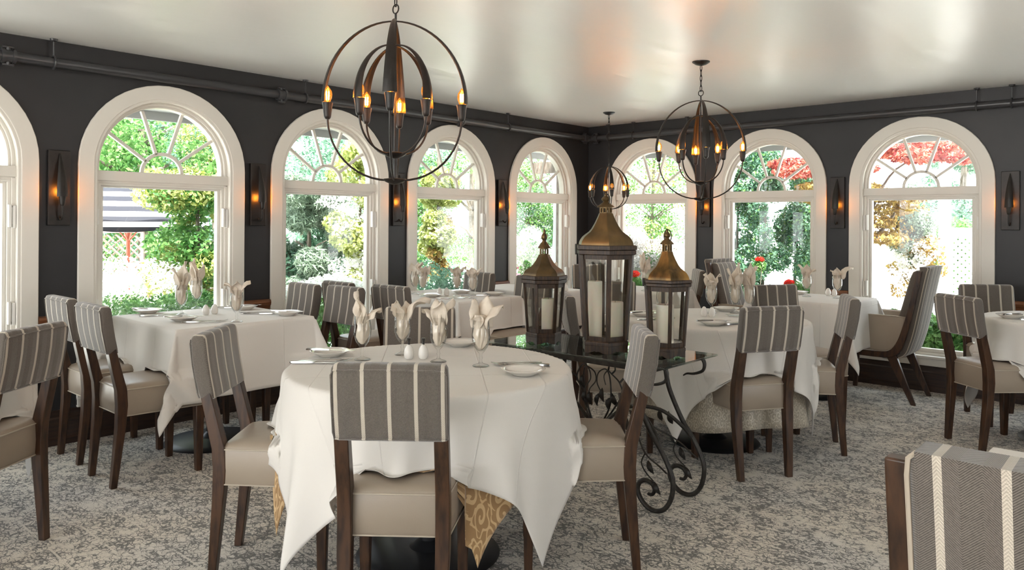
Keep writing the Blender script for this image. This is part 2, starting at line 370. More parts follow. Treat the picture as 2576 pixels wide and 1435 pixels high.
sbox('floor', M['carpet'], -.16, 6.8, -11.5, .16, -.10, 0)

wall_mesh('wall_right_added', -.16, 11.5, [3.4,7.6], (6.8,0,0), R(-90))  # unseen wall added to cut frontal fill, arched openings cut for side light
sbox('ceiling', M['ceiling'], -.16, 6.8, -11.5, .16, CEIL, CEIL+.12)
# eaves outside the two window walls
m = MB(); m.box(-.85,-.16,-8.9,1.0,2.165,2.19); m.box(-.87,-.85,-8.9,1.0,2.10,2.30); m.box(-.87,-.16,-8.9,1.0,2.42,2.5); o = m.build('trim_1', M['greypaint'], smooth=False); o['kind'] = 'structure'
m = MB(); m.box(-.16,6.8,.16,.85,2.165,2.19); m.box(-.87,6.8,.85,.87,2.10,2.30); m.box(-.16,6.8,.16,.87,2.42,2.5); o = m.build('trim_2', M['greypaint'], smooth=False); o['kind'] = 'structure'

def add_window(n, loc, rz, hinge_side):
    w = structure('window_%d' % n, loc, rz)
    # casing
    c = MB(); o_ = arch(.539,.215); i_ = arch(.448,.215)
    c.ring2(o_, i_, -.022, .0, closed=False)
    c.ring2(arch(.462,.25), arch(.430,.25), -.017, .135, closed=False)
    c.build('casing', M['trim'], w, bevel=.004)
    c = MB(); c.box(-.539,.539,-.024,.0,.205,.262); c.box(-.448,.448,-.035,.13,.262,.285); c.build('sill', M['trim'], w, smooth=False, bevel=.004)
    f = MB()
    f.ring2(arch(.431,1.64), arch(.412,1.64), .03, .125, closed=False)
    f.ring2(arch(.413,1.64), arch(.398,1.64), .05, .115, closed=False)
    f.box(-.431,.431,.012,.125,1.585,1.648)
    f.box(-.431,.431,.030,.125,1.568,1.588)
    f.box(-.431,-.410,.02,.125,.285,1.58); f.box(.410,.431,.02,.125,.285,1.58)
    f.build('frame', M['trim'], w, smooth=False, bevel=.003)
    s = MB()
    def rr(h,z0,z1): return [(-h,z0),(h,z0),(h,z1),(-h,z1)]
    s.ring2(rr(.411,.285,1.57), rr(.392,.304,1.556), .035, .11)
    s.ring2(rr(.392,.304,1.556), rr(.372,.335,1.545), .055, .10)
    s.build('sash', M['sash'], w, smooth=False, bevel=.003)
    b = MB(); zc = 1.648
    b.ring2([(.142*math.cos(PI*k/16), zc+.142*math.sin(PI*k/16)) for k in range(17)], [(.120*math.cos(PI*k/16), zc+.120*math.sin(PI*k/16)) for k in range(17)], .068, .094, closed=False)
    b.build('muntin', M['trim'], w, bevel=.002)
    for a in (36,72,108,144):
        b = MB(); ca, sa = math.cos(R(a)), math.sin(R(a)); h = .010
        q = [(r*ca+s_*h*sa, zc+r*sa-s_*h*ca) for r,s_ in ((.13,-1),(.13,1),(.425,1),(.425,-1))]
        # keep the spoke inside the arch
        b.prism(q, .068, .094); b.build('muntin', M['trim'], w, smooth=False, bevel=.002)
    g = MB(); g.prism([(x,z) for x,z in arch(.40,1.645)], .079, .083); g.build('fan_pane', M['pane'], w, smooth=False)
    g = MB(); g.box(-.375,.375,.076,.080,.33,1.55); g.build('pane', M['pane'], w, smooth=False)
    for z in (1.36,.80):
        for sx in (-1,1):
            h = MB()
            if sx == hinge_side:
                h.box(sx*.401-.007,sx*.401+.007,.006,.036,z-.065,z+.065); h.box(sx*.401-.003,sx*.421+.007,.014,.03,z-.05,z+.05); h.box(sx*.421-.007,sx*.421+.007,.002,.024,z-.07,z+.06)
                h.build('hinge', M['hinge'], w, smooth=False, bevel=.002)
            else:
                h.box(sx*.420-.007,sx*.420+.007,.002,.03,z-.05,z+.05); h.build('latch', M['hinge'], w, smooth=False, bevel=.002)
    return w
for n,c in WL: add_window(n, (0,c,0), R(90), 1)
for n,c in WR: add_window(n, (c,0,0), 0, -1)

# baseboards, chair rails (only the stretches of wall between casings carry the rail)
def base(name, L0, L1, loc, rz):
    m = MB(); m.prism([(-.030,0),(0,0),(0,.205),(-.012,.205),(-.018,.190),(-.018,.165),(-.026,.155),(-.026,.045),(-.030,.035)], L0, L1, 'x')
    o = m.build(name, M['base'], smooth=False); o.location = loc; o.rotation_euler = (0,0,rz); o['kind'] = 'structure'
base('baseboard_left', -11.5, 0, (0,0,0), R(90)); base('baseboard_back', 0, 6.8, (0,0,0), 0)
k = 3
def rail(a, b, loc, rz):
    global k
    m = MB(); m.prism([(0,.700),(-.012,.702),(-.016,.722),(-.024,.730),(-.030,.748),(-.024,.765),(-.010,.770),(0,.770)], a, b, 'x')
    o = m.build('trim_%d' % k, M['rail'], smooth=False); o.location = loc; o.rotation_euler = (0,0,rz); o['kind'] = 'structure'; k += 1
for i in range(4): rail(WL[i][1]+.541, WL[i+1][1]-.541, (0,0,0), R(90))
rail(-.229,-.001,(0,0,0),R(90)); rail(.001,.254,(0,0,0),0)
for i in range(3): rail(WR[i][1]+.541, WR[i+1][1]-.541, (0,0,0), 0)

# exposed pipe below the ceiling
pz, pr = 2.262, .030
pt = thing('sprinkler_pipe', (0,0,0), 0, 'long dark painted pipe running along both walls just under the ceiling', 'pipe')
m = MB(); m.tube([(.055,-8.5,pz),(.055,-.09,pz)], pr, 14); m.build('pipe_run', M['pipe'], pt)
m = MB(); m.tube([(.09,-.055,pz),(6.3,-.055,pz)], pr, 14); m.build('pipe_run', M['pipe'], pt)
m = MB(); m.tube([(.055,-.12,pz),(.055,-.07,pz),(.07,-.055,pz),(.12,-.055,pz)], pr*1.18, 12); m.build('elbow', M['pipe'], pt)
def coupling(p, ax):
    m = MB(); d = Vector(ax)
    for a,b,r in ((-.035,-.018,.042),(-.018,.018,.036),(.018,.035,.042)): m.tube([Vector(p)+d*a, Vector(p)+d*b], pr*0+r, 12)
    q = Vector(p); n = d.cross(Vector((0,0,1)))
    for s in (-1,1): m.tube([q+Vector((0,0,s*.05))-d*.028, q+Vector((0,0,s*.05))+d*.028], .009, 6); m.tube([q+Vector((0,0,s*.05)), q+Vector((0,0,s*.03))], .012, 6)
    m.build('coupling', M['pipe'], pt)
for y in (-5.55,-3.83,-2.02,-.14): coupling((.055,y,pz),(0,1,0))
coupling((.14,-.055,pz),(1,0,0)); coupling((4.9,-.055,pz),(1,0,0))
def hanger(p, ax):
    m = MB(); d = Vector(ax); n = d.cross(Vector((0,0,1))).normalized(); q = Vector(p)
    m.tube([q+(n*math.cos(t)+Vector((0,0,1))*math.sin(t))*.036 for t in np.linspace(0,2*PI,17)[:-1]], .006, 6, closed=True)
    m.tube([q+Vector((0,0,.036)), q+Vector((0,0,CEIL-pz))], .005, 6); m.lathe([(.002,0),(.022,0),(.018,-.012),(.006,-.016)], 10, (p[0],p[1],CEIL))
    m.build('hanger', M['pipe'], pt)
for y in (-5.32,-3.63,-1.38): hanger((.055,y,pz),(0,1,0))
for x in (.30,.62,1.25,3.75,3.98): hanger((x,-.055,pz),(1,0,0))

# ------------------------------------------------------------------ wall sconces
def blade_mesh(path, widths, out_dirs, thick=.004, cup=.35):
    # path: centre line; widths: half widths; out_dirs: outward normal; tangential computed
    rings = []
    for i,p in enumerate(path):
        a = Vector(path[max(i-1,0)]); b = Vector(path[min(i+1,len(path)-1)]); t = (b-a).normalized()
        n = Vector(out_dirs[i]).normalized(); s = t.cross(n).normalized(); w = widths[i]; p = Vector(p)
        row = []
        for q in (-1,-.6,0,.6,1): row.append(tuple(p+s*w*q - n*cup*w*q*q))
        for q in (1,.6,0,-.6,-1): row.append(tuple(p+s*w*q - n*(cup*w*q*q+thick)))
        rings.append(row)
    return rings
def bulb_parts(parent, p, r=.0185, h=.068):
    b = MB(); x,y,z = p
    b.lathe([(.006,0),(.011,.004),(r*.93,.02),(r,.034),(r*.85,.048),(r*.45,.058),(.002,h)], 14, p)
    bo = b.build('bulb', M['bulb'], parent)
    f = MB()
    for k_ in range(4):
        a = k_*PI/2+.4; f.tube([(x+.006*math.cos(a),y+.006*math.sin(a),z+.012),(x+.007*math.cos(a),y+.007*math.sin(a),z+.045)], .0013, 5)
    f.build('filament', M['filament'], bo)
def socket(parent, p, h=.066, r=.0225):
    s = MB(); s.lathe([(.001,0),(r,0),(r*.94,-.004),(r*.80,-h*.35),(r*.66,-h*.8),(r*.60,-h*.9),(r*.40,-h),(.001,-h)], 14, p); s.build('socket', M['bronze'], parent)
def make_sconce():
    s = thing('wall_sconce', (0,0,0), 0, '', 'wall lamp')
    m = MB(); m.box(-.060,.060,-.026,0,1.305,1.752); m.build('backplate', M['bronze'], s, smooth=False, bevel=.004)
    Zs = np.linspace(1.735,1.475,14); path = []; wd = []; od = []
    for i,z in enumerate(Zs):
        t = i/13; path.append((0,-.034-.062*math.sin(t*PI*.52),z)); wd.append(.002+.027*math.sin(t*PI*.5)**.9); od.append((0,-1,.35*(1-t)))
    b = MB(); b.loft(blade_mesh(path, wd, od, .004, .55)); b.build('blade', M['bronze'], s)
    socket(s, (0,-.080,1.478), .056, .020)
    m = MB(); m.tube(catmull([(0,-.080,1.425),(0,-.080,1.375),(0,-.068,1.345),(0,-.045,1.342),(0,-.026,1.36)],5), .006, 8); m.build('arm', M['bronze'], s)
    bulb_parts(s, (0,-.070,1.478), .018, .06)
    return s
sc0 = make_sconce()
SC = [((0,-5.276,0),R(90),'dark bronze wall sconce between the two leftmost arched windows'),
 ((0,-3.99,0),R(90),'dark bronze wall sconce on the left wall, right of the awning-view window'),
 ((0,-2.70,0),R(90),'dark bronze wall sconce on the left wall partly behind the large chandelier'),
 ((0,-1.413,0),R(90),'dark bronze wall sconce on the left wall nearest the room corner'),
 ((1.425,0,0),0,'dark bronze wall sconce hanging directly below the rear large chandelier'),
 ((2.695,0,0),0,'dark bronze wall sconce between the two rightmost arched windows'),
 ((3.968,0,0),0,'dark bronze wall sconce at the far right edge of the right wall')]
for i,(l,a,lab) in enumerate(SC):
    o = sc0 if i==0 else dup(sc0)
    o.location = l; o.rotation_euler = (0,0,a); o['label'] = lab; o['group'] = 'bronze sconces between the windows'

# ------------------------------------------------------------------ chandeliers
def links(m, p0, z0, z1, r=.011, wire=.0024):
    n = max(2,int((z0-z1)/(r*2.7))); st = (z0-z1)/n
    for i in range(n):
        zc = z0-st*(i+.5); a = (i%2)*PI/2
        m.tube([(p0[0]+math.cos(t)*r*.62*math.cos(a), p0[1]+math.cos(t)*r*.62*math.sin(a), zc+math.sin(t)*st*.66) for t in np.linspace(0,2*PI,13)[:-1]], wire, 6, closed=True)
def ring_set(root, n, a0, rb, rblade, ztop, zb, zhub, wmax):
    H = zb - zhub
    for i in range(n):
        a = a0+2*PI*i/n; ca,sa = math.cos(a),math.sin(a)
        path = []; wd = []; od = []
        for k_ in range(19):
            t = k_/18*PI/2                      # 0 top .. pi/2 at bulb
            r = rblade*math.sin(t); z = zb-.01+(ztop-zb)*math.cos(t)
            path.append((r*ca, r*sa, z)); wd.append(.0035+wmax*(k_/18)**1.25); od.append((ca*math.sin(t), sa*math.sin(t), math.cos(t)+1e-3))
        b = MB(); b.loft(blade_mesh(path, wd, od, .004, .45)); b.build('blade', M['bronze'], root)
        socket(root, (rb*ca, rb*sa, zb-.012))
        m = MB(); pts = []
        for k_ in range(13):
            t = k_/12*PI/2; pts.append(((.028+(rb-.028)*math.cos(t))*ca, (.028+(rb-.028)*math.cos(t))*sa, zb-.07-(zb-.07-zhub)*math.sin(t)))
        m.tube(pts, .0043, 8); m.build('arm', M['bronze'], root)
        bulb_parts(root, (rb*ca, rb*sa, zb-.012))
def chandelier(loc, ztop, rot, label):
    x,y = loc; root = thing('double_ring_chandelier', (x,y,0), 0, label, 'chandelier')
    zb = ztop-.335; zo = ztop-.655; zi = ztop-.55; zt2 = ztop-.098
    ring_set(root, 4, rot, .268, .293, ztop, zb, zo, .024); ring_set(root, 4, rot+PI/4, .180, .203, zt2, zb, zi, .023)
    m = MB(); m.tube([(0,0,ztop+.02),(0,0,zo)], .0045, 8); m.build('rod', M['bronze'], root)
    for z in (zo,zi):
        m = MB(); m.lathe([(.001,-.018),(.014,-.016),(.036,-.007),(.047,.002),(.044,.006),(.020,.009),(.001,.011)], 20, (0,0,z)); m.build('hub', M['bronze'], root)
    m = MB(); m.tube([(math.cos(t)*.018,0,ztop+.036+math.sin(t)*.018) for t in np.linspace(0,2*PI,17)[:-1]], .003, 6, closed=True); links(m,(0,0),CEIL-.025,ztop+.05); m.build('chain', M['bronze'], root)
    m = MB(); m.lathe([(.001,0),(.057,0),(.056,-.006),(.034,-.020),(.010,-.027),(.001,-.028)], 24, (0,0,CEIL)); m.build('ceiling_canopy', M['bronze'], root)
    return root
def facing(p): return math.atan2(-6.813-p[1], 5.051-p[0])
ca_ = (2.636,-4.86); cb_ = (2.613,-2.30)
chandelier(ca_, 2.162, facing(ca_)-R(4), 'large double-ring bronze chandelier with lit bulbs, nearest, hanging over the front table')
chandelier(cb_, 2.158, facing(cb_)+R(7), 'large double-ring bronze chandelier farther back, left of the red-leaved window')
root = thing('single_ring_chandelier', (.832,-.798,0), 0, 'small single-ring bronze chandelier hanging in the far corner of the room', 'chandelier')
ring_set(root, 6, R(14), .190, .205, 1.895, 1.665, 1.475, .020)
m = MB(); m.tube([(0,0,1.91),(0,0,1.475)], .0045, 8); m.build('rod', M['bronze'], root)
m = MB(); m.lathe([(.001,-.014),(.03,-.004),(.032,.002),(.001,.010)], 20, (0,0,1.475)); m.build('hub', M['bronze'], root)
m = MB(); links(m,(0,0),CEIL-.025,1.905,.012,.003); m.build('chain', M['bronze'], root)
m = MB(); m.lathe([(.001,0),(.057,0),(.056,-.006),(.034,-.020),(.001,-.028)], 24, (0,0,CEIL)); m.build('ceiling_canopy', M['bronze'], root)

# ------------------------------------------------------------------ chairs
def cushion(m, outline, levels, cx=0, cy=0):
    rings = []
    for z,ins,dy in levels:
        ring = []
        xs = [p[0] for p in outline]; ys = [p[1] for p in outline]
        hx = max(xs); y0,y1 = min(ys),max(ys); ym = (y0+y1)/2; hy = (y1-y0)/2
        for x,y in outline: ring.append((x*(1-ins/hx), ym+(y-ym)*(1-min(ins/hy,.98))+dy, z))
        rings.append(ring)
    m.loft(rings)
def make_chair():
    c = thing('dining_chair', (0,0,0), 0, '', 'chair')
    out = rrect(.172,.205,-.200,.215,.022)
    s = MB(); cushion(s, out, [(.352,.006,0),(.358,0,0),(.42,-.003,0),(.484,0,0),(.494,.003,0),(.503,.012,0),(.511,.034,0),(.516,.075,0),(.518,.13,0)])
    so = s.build('seat', M['leather'], c, sharp=60)
    for z in (.357,.487):
        p = MB(); p.tube([(x*1.008,y*1.008,z) for x,y in out], .0032, 6, closed=True); p.build('piping', M['piping'], so)
    # padded back
    b = MB(); rings = []
    for z,ins in ((.672,.010),(.678,.002),(.70,0),(.76,-.001),(.82,-.001),(.875,0),(.898,.002),(.908,.007),(.913,.016)):
        t = (z-.675)/.237; yr = -.276-.036*t-.006*math.sin(PI*min(max(t,0),1)); th = .056
        o2 = rrect(.178-ins,.176-ins,yr+ins*.8,yr+th-ins*.8,.010,3); rings.append([(x,y,z) for x,y in o2])
    b.loft(rings); bo = b.build('backrest', M['fabric'], c, sharp=50)
    p = MB(); q = []
    for x,z in [(-.172,.680),(.172,.680),(.1745,.70),(.1745,.80),(.1745,.88),(.168,.893),(.10,.895),(-.10,.895),(-.168,.893),(-.1745,.88),(-.1745,.80),(-.1745,.70)]:
        t = (z-.675)/.237; q.append((x,-.276-.036*t-.006*math.sin(PI*min(max(t,0),1))-.001,z))
    p.tube(q,.0028,6,closed=True); p.build('piping', M['fabric'], bo)
    # legs: rear ones are raked posts
    for s_ in (-1,1):
        m = MB(); prof = [(0,-.234,.0150),(.30,-.206,.021),(.41,-.200,.0245),(.49,-.205,.0245),(.56,-.222,.023),(.69,-.252,.020),(.80,-.268,.014)]
        rings = []
        for z,y,h in prof:
            xo = .176 if z>.3 else .160+.016*z/.3; xi = xo-(.045 if z>.3 else .033+.012*z/.3)
            rings.append([(s_*xo,y-h,z),(s_*xi,y-h,z),(s_*xi,y+h,z),(s_*xo,y+h,z)])
        m.loft(rings); m.build('leg', M['walnut'], c, bevel=.003, sharp=50)
        m = MB(); x = s_*.178; rings = []
        for z,h in ((0,.0155),(.36,.023)): 
            xx = x-s_*.0; yy = .185
            rings.append([(xx-h,yy-h,z),(xx+h,yy-h,z),(xx+h,yy+h,z),(xx-h,yy+h,z)])
        m.loft(rings); m.build('leg', M['walnut'], c, bevel=.003)
    return c
chair0 = make_chair()
CH = [ # x, y, facing deg, label, group
 (3.052,-5.140,130.2,'dining chair in front, its striped back to the viewer, tucked under round front table','f'),
 (2.372,-5.181,43.0,'dining chair at the left side of the round front table','f'),
 (3.168,-4.360,222,'dining chair on the right of the round front table, in front of the glass console','f'),
 (2.345,-4.496,-45,'dining chair with dark brown back on the far side of the round front table','f'),
 (1.361,-6.019,217,'dining chair cut by the left edge of the photo, in the foreground','l'),
 (.358,-5.084,90.8,'left of the paired dining chairs at the left window table, next to the wall','w'),
 (.886,-5.101,90.2,'right of the paired dining chairs at the near end of the left window table','w'),
 (.465,-4.178,-92,'dining chair at the far end of the left window table, nearer the wall','w'),
 (.869,-4.117,-89,'dining chair at far end of left window table, its legs showing','w'),
 (.518,-3.356,88,'dining chair, only its back top peeking out between two others before pine window','w'),
 (1.002,-3.287,91,'dining chair at the near side of the middle window table, left of napkins','w'),
 (.441,-2.453,-94,'dining chair behind the middle window table, right of its napkin glasses','w'),
 (1.07,-2.48,-93,'dining chair mostly hidden behind the left small lantern','w'),
 (3.152,-2.825,147.5,'dining chair with its striped back to the viewer, in front of round back table','r'),
 (3.240,-2.231,208.6,'dining chair seen side-on at the right of the round back table','r'),
 (3.062,-1.745,-30,'dining chair on the far side of the round back table, below the red geranium','r'),
 (2.405,-2.985,46,'dining chair behind the glass console with its seat under the round back table','r'),
 (4.128,-1.341,50,'dining chair in the right foreground of the right-hand round table','q'),
 (4.046,-.667,-56,'dining chair by the right wall at the far side of the right-hand round table','q'),
 (1.365,-.595,220,'dining chair just left of the tall armchair by the back wall','c'),
 (1.66,-1.98,130,'dining chair seen through the right pane of the tall lantern','c'),
 (.55,-.65,-45,'dining chair in the room corner seen through the left pane of tall lantern','c'),
]
for i,(x,y,a,lab,g) in enumerate(CH):
    o = chair0 if i==0 else dup(chair0)
    o.location = (x,y,0); o.rotation_euler = (0,0,R(a-90)); o['label'] = lab; o['group'] = 'striped tweed dining chairs with taupe leather seats'

def make_armchair():
    c = thing('upholstered_armchair', (0,0,0), 0, '', 'armchair')
    # side profile (y,z) of the wooden frame
    outer = [(-.352,1.0),(-.335,.90),(-.300,.72),(-.262,.55),(-.235,.45),(-.205,.385),(-.160,.348),(-.10,.335),(.05,.332),(.27,.345)]
    inner = [(-.318,1.0),(-.300,.90),(-.262,.72),(-.222,.56),(-.190,.47),(-.160,.418),(-.125,.388),(-.08,.378),(.05,.374),(.27,.380)]
    for s_ in (-1,1):
        m = MB(); x0,x1 = s_*.204,s_*.240
        n = len(outer); P = catmull([(x0,*p) for p in outer],4); Q = catmull([(x0,*p) for p in inner],4)
        rings = [[(x0,p.y,p.z),(x1,p.y,p.z),(x1,q.y,q.z),(x0,q.y,q.z)] for p,q in zip(P,Q)]
        m.loft(rings); m.build('side_frame', M['walnut'], c, bevel=.004)
        m = MB(); rings = []
        for z,y,h in ((0,-.298,.016),(.15,-.232,.024),(.34,-.15,.036),(.36,-.14,.036)): rings.append([(s_*.230,y-h,z),(s_*.200,y-h,z),(s_*.200,y+h,z),(s_*.230,y+h,z)])
        m.loft(rings); m.build('leg', M['walnut'], c, bevel=.003)
        m = MB(); rings = []
        for z,y,h in ((0,.255,.015),(.34,.245,.026),(.36,.245,.026)): rings.append([(s_*.230,y-h,z),(s_*.200,y-h,z),(s_*.200,y+h,z),(s_*.230,y+h,z)])
        m.loft(rings); m.build('leg', M['walnut'], c, bevel=.003)
        # leather arm panel
        pl = [(-.070,.380),(.262,.385),(.272,.40),(.268,.635),(.255,.652),(-.175,.652),(-.240,.648),(-.236,.61),(-.217,.54),(-.197,.48),(-.178,.44),(-.158,.412),(-.134,.394),(-.105,.384)]
        m = MB(); m.prism(pl, s_*.176, s_*.222, 'x'); ao = m.build('arm', M['leather'], c, bevel=.008)
        p = MB(); p.tube([(s_*.2235,y,z) for y,z in pl], .003, 6, closed=True); p.build('piping', M['piping'], ao)
    # striped outer back, wrapping over the top and down under the seat
    P = catmull([(0,-.378,1.027),(0,-.352,.90),(0,-.318,.72),(0,-.285,.55),(0,-.258,.45),(0,-.228,.372),(0,-.175,.335),(0,-.10,.322)],5)
    rings = []
    for i,p in enumerate(P):
        t = i/(len(P)-1); ins = .010 if i==0 else 0; d = .030+.022*max(0,1-i/2.5)
        rings.append([(-.200+ins,p.y-.004,p.z),(-.19,p.y-.016,p.z),(-.10,p.y-.024,p.z),(0,p.y-.026,p.z),(.10,p.y-.024,p.z),(.19,p.y-.016,p.z),(.200-ins,p.y-.004,p.z),(.200-ins,p.y+d,p.z),(-.200+ins,p.y+d,p.z)])
    m = MB(); m.loft(rings); bo = m.build('back_panel', M['fabric'], c, sharp=50)
    for s_ in (-1,1):
        p = MB(); p.tube([(s_*.190,P[0].y-.002,P[0].z-.004),(s_*.199,P[1].y-.012,P[1].z+.004)]+[(s_*.2025,q.y-.008,q.z) for q in P[2:]], .0038, 6); p.build('piping', M['piping'], bo)
    m = MB(); rings = []
    for z,ins in ((.44,.0),(.60,0),(.80,0),(.94,0),(.985,.006),(.998,.020)):
        yr = -.322-.05*(z-1.0)/.3*1.0 if z<1 else -.330
        yr = -.178-.150*(z-.44)/.57
        o2 = rrect(.186-ins,.186-ins,yr-.022+ins,yr+.05-ins*.9,.016,3); rings.append([(x,y,z) for x,y in o2])
    m.loft(rings); m.build('backrest', M['fabric'], c, sharp=50)
    s = MB(); cushion(s, rrect(.178,.178,-.175,.285,.022), [(.375,.004,0),(.38,0,0),(.46,-.002,0),(.485,.003,0),(.498,.02,0),(.503,.06,0)])
    s.build('seat', M['leather'], c, sharp=60)
    return c
arm0 = make_armchair()
for i,(x,y,a,lab) in enumerate([(3.165,-.41,180,'tall armchair seen side-on at the right of the window table, leather arm showing'),
   (2.205,-.545,0,'tall armchair at the left end of the table below the arborvitae window'),
   (4.936,-5.262,91.5,'tall armchair close to the camera in the bottom right corner')]):
    o = arm0 if i==0 else dup(arm0)
    o.location = (x,y,0); o.rotation_euler = (0,0,R(a-90)); o['label'] = lab; o['group'] = 'tall striped armchairs'

# ------------------------------------------------------------------ tables and cloths
TZ = .757
def table_base(t, bx=.27):
    m = MB(); m.lathe([(.001,.034),(.045,.032),(bx*.8,.020),(bx*.97,.010),(bx,.003),(bx*.98,0),(.001,0)], 40); m.build('base', M['basemetal'], t)
    m = MB(); m.lathe([(.09,.022),(.06,.04),(.038,.06),(.038,.68),(.06,.70),(.15,.718),(.15,.725),(.001,.725)], 24); m.build('column', M['basemetal'], t)
def round_table(c, Rr, label, bx=.27):
    t = thing('round_dining_table', (c[0],c[1],0), 0, label, 'table'); table_base(t, bx)
    m = MB(); m.lathe([(.001,.725),(Rr-.02,.725),(Rr-.006,.728),(Rr-.004,.750),(Rr-.012,.753),(.001,.753)], 48); m.build('tabletop', M['walnut'], t); return t
def square_table(x0,x1,y0,y1,label,bx=.26):
    cx,cy = (x0+x1)/2,(y0+y1)/2
    t = thing('square_dining_table', (cx,cy,0), 0, label, 'table'); table_base(t, bx)
    m = MB(); m.box(x0-cx+.004,x1-cx-.004,y0-cy+.004,y1-cy-.004,.725,.752); m.build('tabletop', M['walnut'], t, smooth=False, bevel=.004); return t
def cloth_round(c, Rr, S, ang, label, seed, z=TZ, n=120, name='tablecloth', mat=None, tight=1.0, nf=9, amp=.235, creases=True):
    rnd = random.Random(seed); ph = [rnd.uniform(0,6.28) for _ in range(6)]
    g = []; uv = []
    lin = np.linspace(-S,S,n)
    for u in lin:
        row = []
        for v in lin:
            r = math.hypot(u,v); th = math.atan2(v,u); uv.append((u,v) if creases else (u+3,v+3))
            if r <= Rr: x,y,zz = u,v,z+.0006*math.sin(9*u+ph[0])*math.sin(7*v)
            else:
                d = r-Rr
                fold = (.5+.5*math.cos(nf*th+PI+.55*math.sin(3*th+ph[1])+.3*math.sin(5*th+ph[4])))**2.2; fold2 = .5+.5*math.cos((nf*2+3)*th+ph[2]+math.sin(4*th+ph[5]))
                k_ = min(d/.16,1)
                dg = 1-.6*(.5-.5*math.cos(4*th)); out = .010*(1-math.exp(-d/.010)) + d*(.030*tight+.006)+d*tight*dg*(amp*fold*k_*(.8+.4*math.sin(2*th+ph[3]))+.06*fold2*k_)
                fall = math.sqrt(max(d*d-(out*.8)**2,0)) if d>.01 else d*.6
                sw = .10*d*math.sin(nf*th+ph[3])
                rr = Rr+out; x,y = rr*math.cos(th+sw), rr*math.sin(th+sw); zz = z-fall
            row.append((x, y, max(zz,.012)))
        g.append(row)
    m = MB(); m.grid(g); m.uv = uv; o = m.build(name, mat or M['cloth'], solid=.0016, sharp=180); o.location = (c[0],c[1],0); o.rotation_euler = (0,0,R(ang)); tag(o,label,'tablecloth'); return o
def skirt_round(c, Rr, drop, label, mat, seed, z=TZ-.003, nf=11):
    rnd = random.Random(seed); p0 = rnd.uniform(0,6.28); g = []; uv = []; K = 240
    for i in range(17):
        row = []; t = max(i-1,0)/15
        for k_ in range(K+1):
            th = 2*PI*k_/K; d = t*drop*(1+.03*math.sin(5*th+p0)); f = .5+.5*math.cos(nf*th+.6*math.sin(3*th+p0)); q = 0 if i==0 else Rr+d
            uv.append((q*math.cos(th)+3,q*math.sin(th)+3))
            r = .001 if i==0 else Rr+.003*(1-math.exp(-d/.01))+d*(.002+.075*f*t*t)
            row.append((r*math.cos(th), r*math.sin(th), z-d*(1-.02*f)))
        g.append(row)
    m = MB(); m.grid(g); m.uv = uv; o = m.build('undercloth', mat, solid=.0012, sharp=180); o.location = (c[0],c[1],0); tag(o,label,'tablecloth'); return o
def cloth_rect(x0,x1,y0,y1,L,label,seed,z=TZ):
    rnd = random.Random(seed); ph = [rnd.uniform(0,6.28) for _ in range(6)]
    cx,cy = (x0+x1)/2,(y0+y1)/2; hx,hy = (x1-x0)/2,(y1-y0)/2
    uv = []
    def axis(h): return sorted(set([round(v,4) for v in list(np.linspace(-h-L,-h,22))+list(np.linspace(-h,-h+.03,4))+list(np.linspace(-h+.03,h-.03,12))+list(np.linspace(h-.03,h,4))+list(np.linspace(h,h+L,22))]))
    g = []
    for u in axis(hx):
        row = []
        for v in axis(hy):
            qx = max(-hx,min(hx,u)); qy = max(-hy,min(hy,v)); du,dv = u-qx,v-qy; d = math.hypot(du,dv)
            if d<1e-6: p = (u,v,z)
            else:
                nx,ny = du/d,dv/d; corner = 4*(nx*nx)*(ny*ny)     # 1 on the diagonal
                side = qx if abs(ny)>abs(nx) else qy
                w = .5+.5*math.sin(side*11+ph[0]+(0 if abs(ny)>abs(nx) else 2))
                w2 = .5+.5*math.sin(side*23+ph[1])
                out = .007*(1-math.exp(-d/.008)) + d*(.035+.05*w*min(d/.15,1)+.02*w2 + .30*corner)
                fall = math.sqrt(max(d*d-(out*.9)**2,0)) if d>.012 else d*.7
                # cloth near the corner gathers into one fold
                p = (qx+nx*out, qy+ny*out, z-fall)
            row.append((max(p[0],.014-cx),min(p[1],-.014-cy),max(p[2],.012))); uv.append((u,v))
        g.append(row)
    m = MB(); m.grid(g); m.uv = uv; o = m.build('tablecloth', M['cloth'], solid=.0016, sharp=180); o.location = (cx,cy,0); tag(o,label,'tablecloth'); return o

def rest_on_seats(o, idx, ztop=.526, side=.227, rip=.012):
    # where the cloth comes down on a seat it lies on it
    me = o.data; mw = Matrix.Translation(o.location) @ Matrix.Rotation(o.rotation_euler.z,4,'Z'); inv = mw.inverted()
    for v in me.vertices:
        p = mw @ v.co
        if p.z > ztop: continue
        for i in idx:
            x,y,a = CH[i][:3]; f = Vector((math.cos(R(a)),math.sin(R(a)))); r = Vector((f.y,-f.x)); d = Vector((p.x-x,p.y-y)); lx,ly = d.dot(r),d.dot(f)
            if .12 < abs(lx) < .224 and -.19 < ly < .225:
                q = (math.copysign(side+rip*math.sin(p.z*40+ly*30),lx)-lx); p = Vector((p.x+r.x*q, p.y+r.y*q, p.z)); v.co = inv @ p; break
            if abs(lx) < .222 and -.19 < ly < .232:
                e = ztop-p.z; c = Vector((o.location.x,o.location.y)); n = (Vector((p.x,p.y))-c).normalized()
                p = Vector((p.x+n.x*e*.16, p.y+n.y*e*.16, ztop+.004*math.sin(40*lx)*math.sin(33*ly)+.010*min(e*8,1)*abs(math.sin(e*26+lx*14))))
                v.co = inv @ p; break
    me.update(); return o
T1 = (2.73,-4.75); T5 = (2.825,-2.496); T7 = (4.47,-.98); T9 = (1.03,-6.22)
round_table(T1,.555,'round pedestal table at front centre, under white and gold cloths',.29)
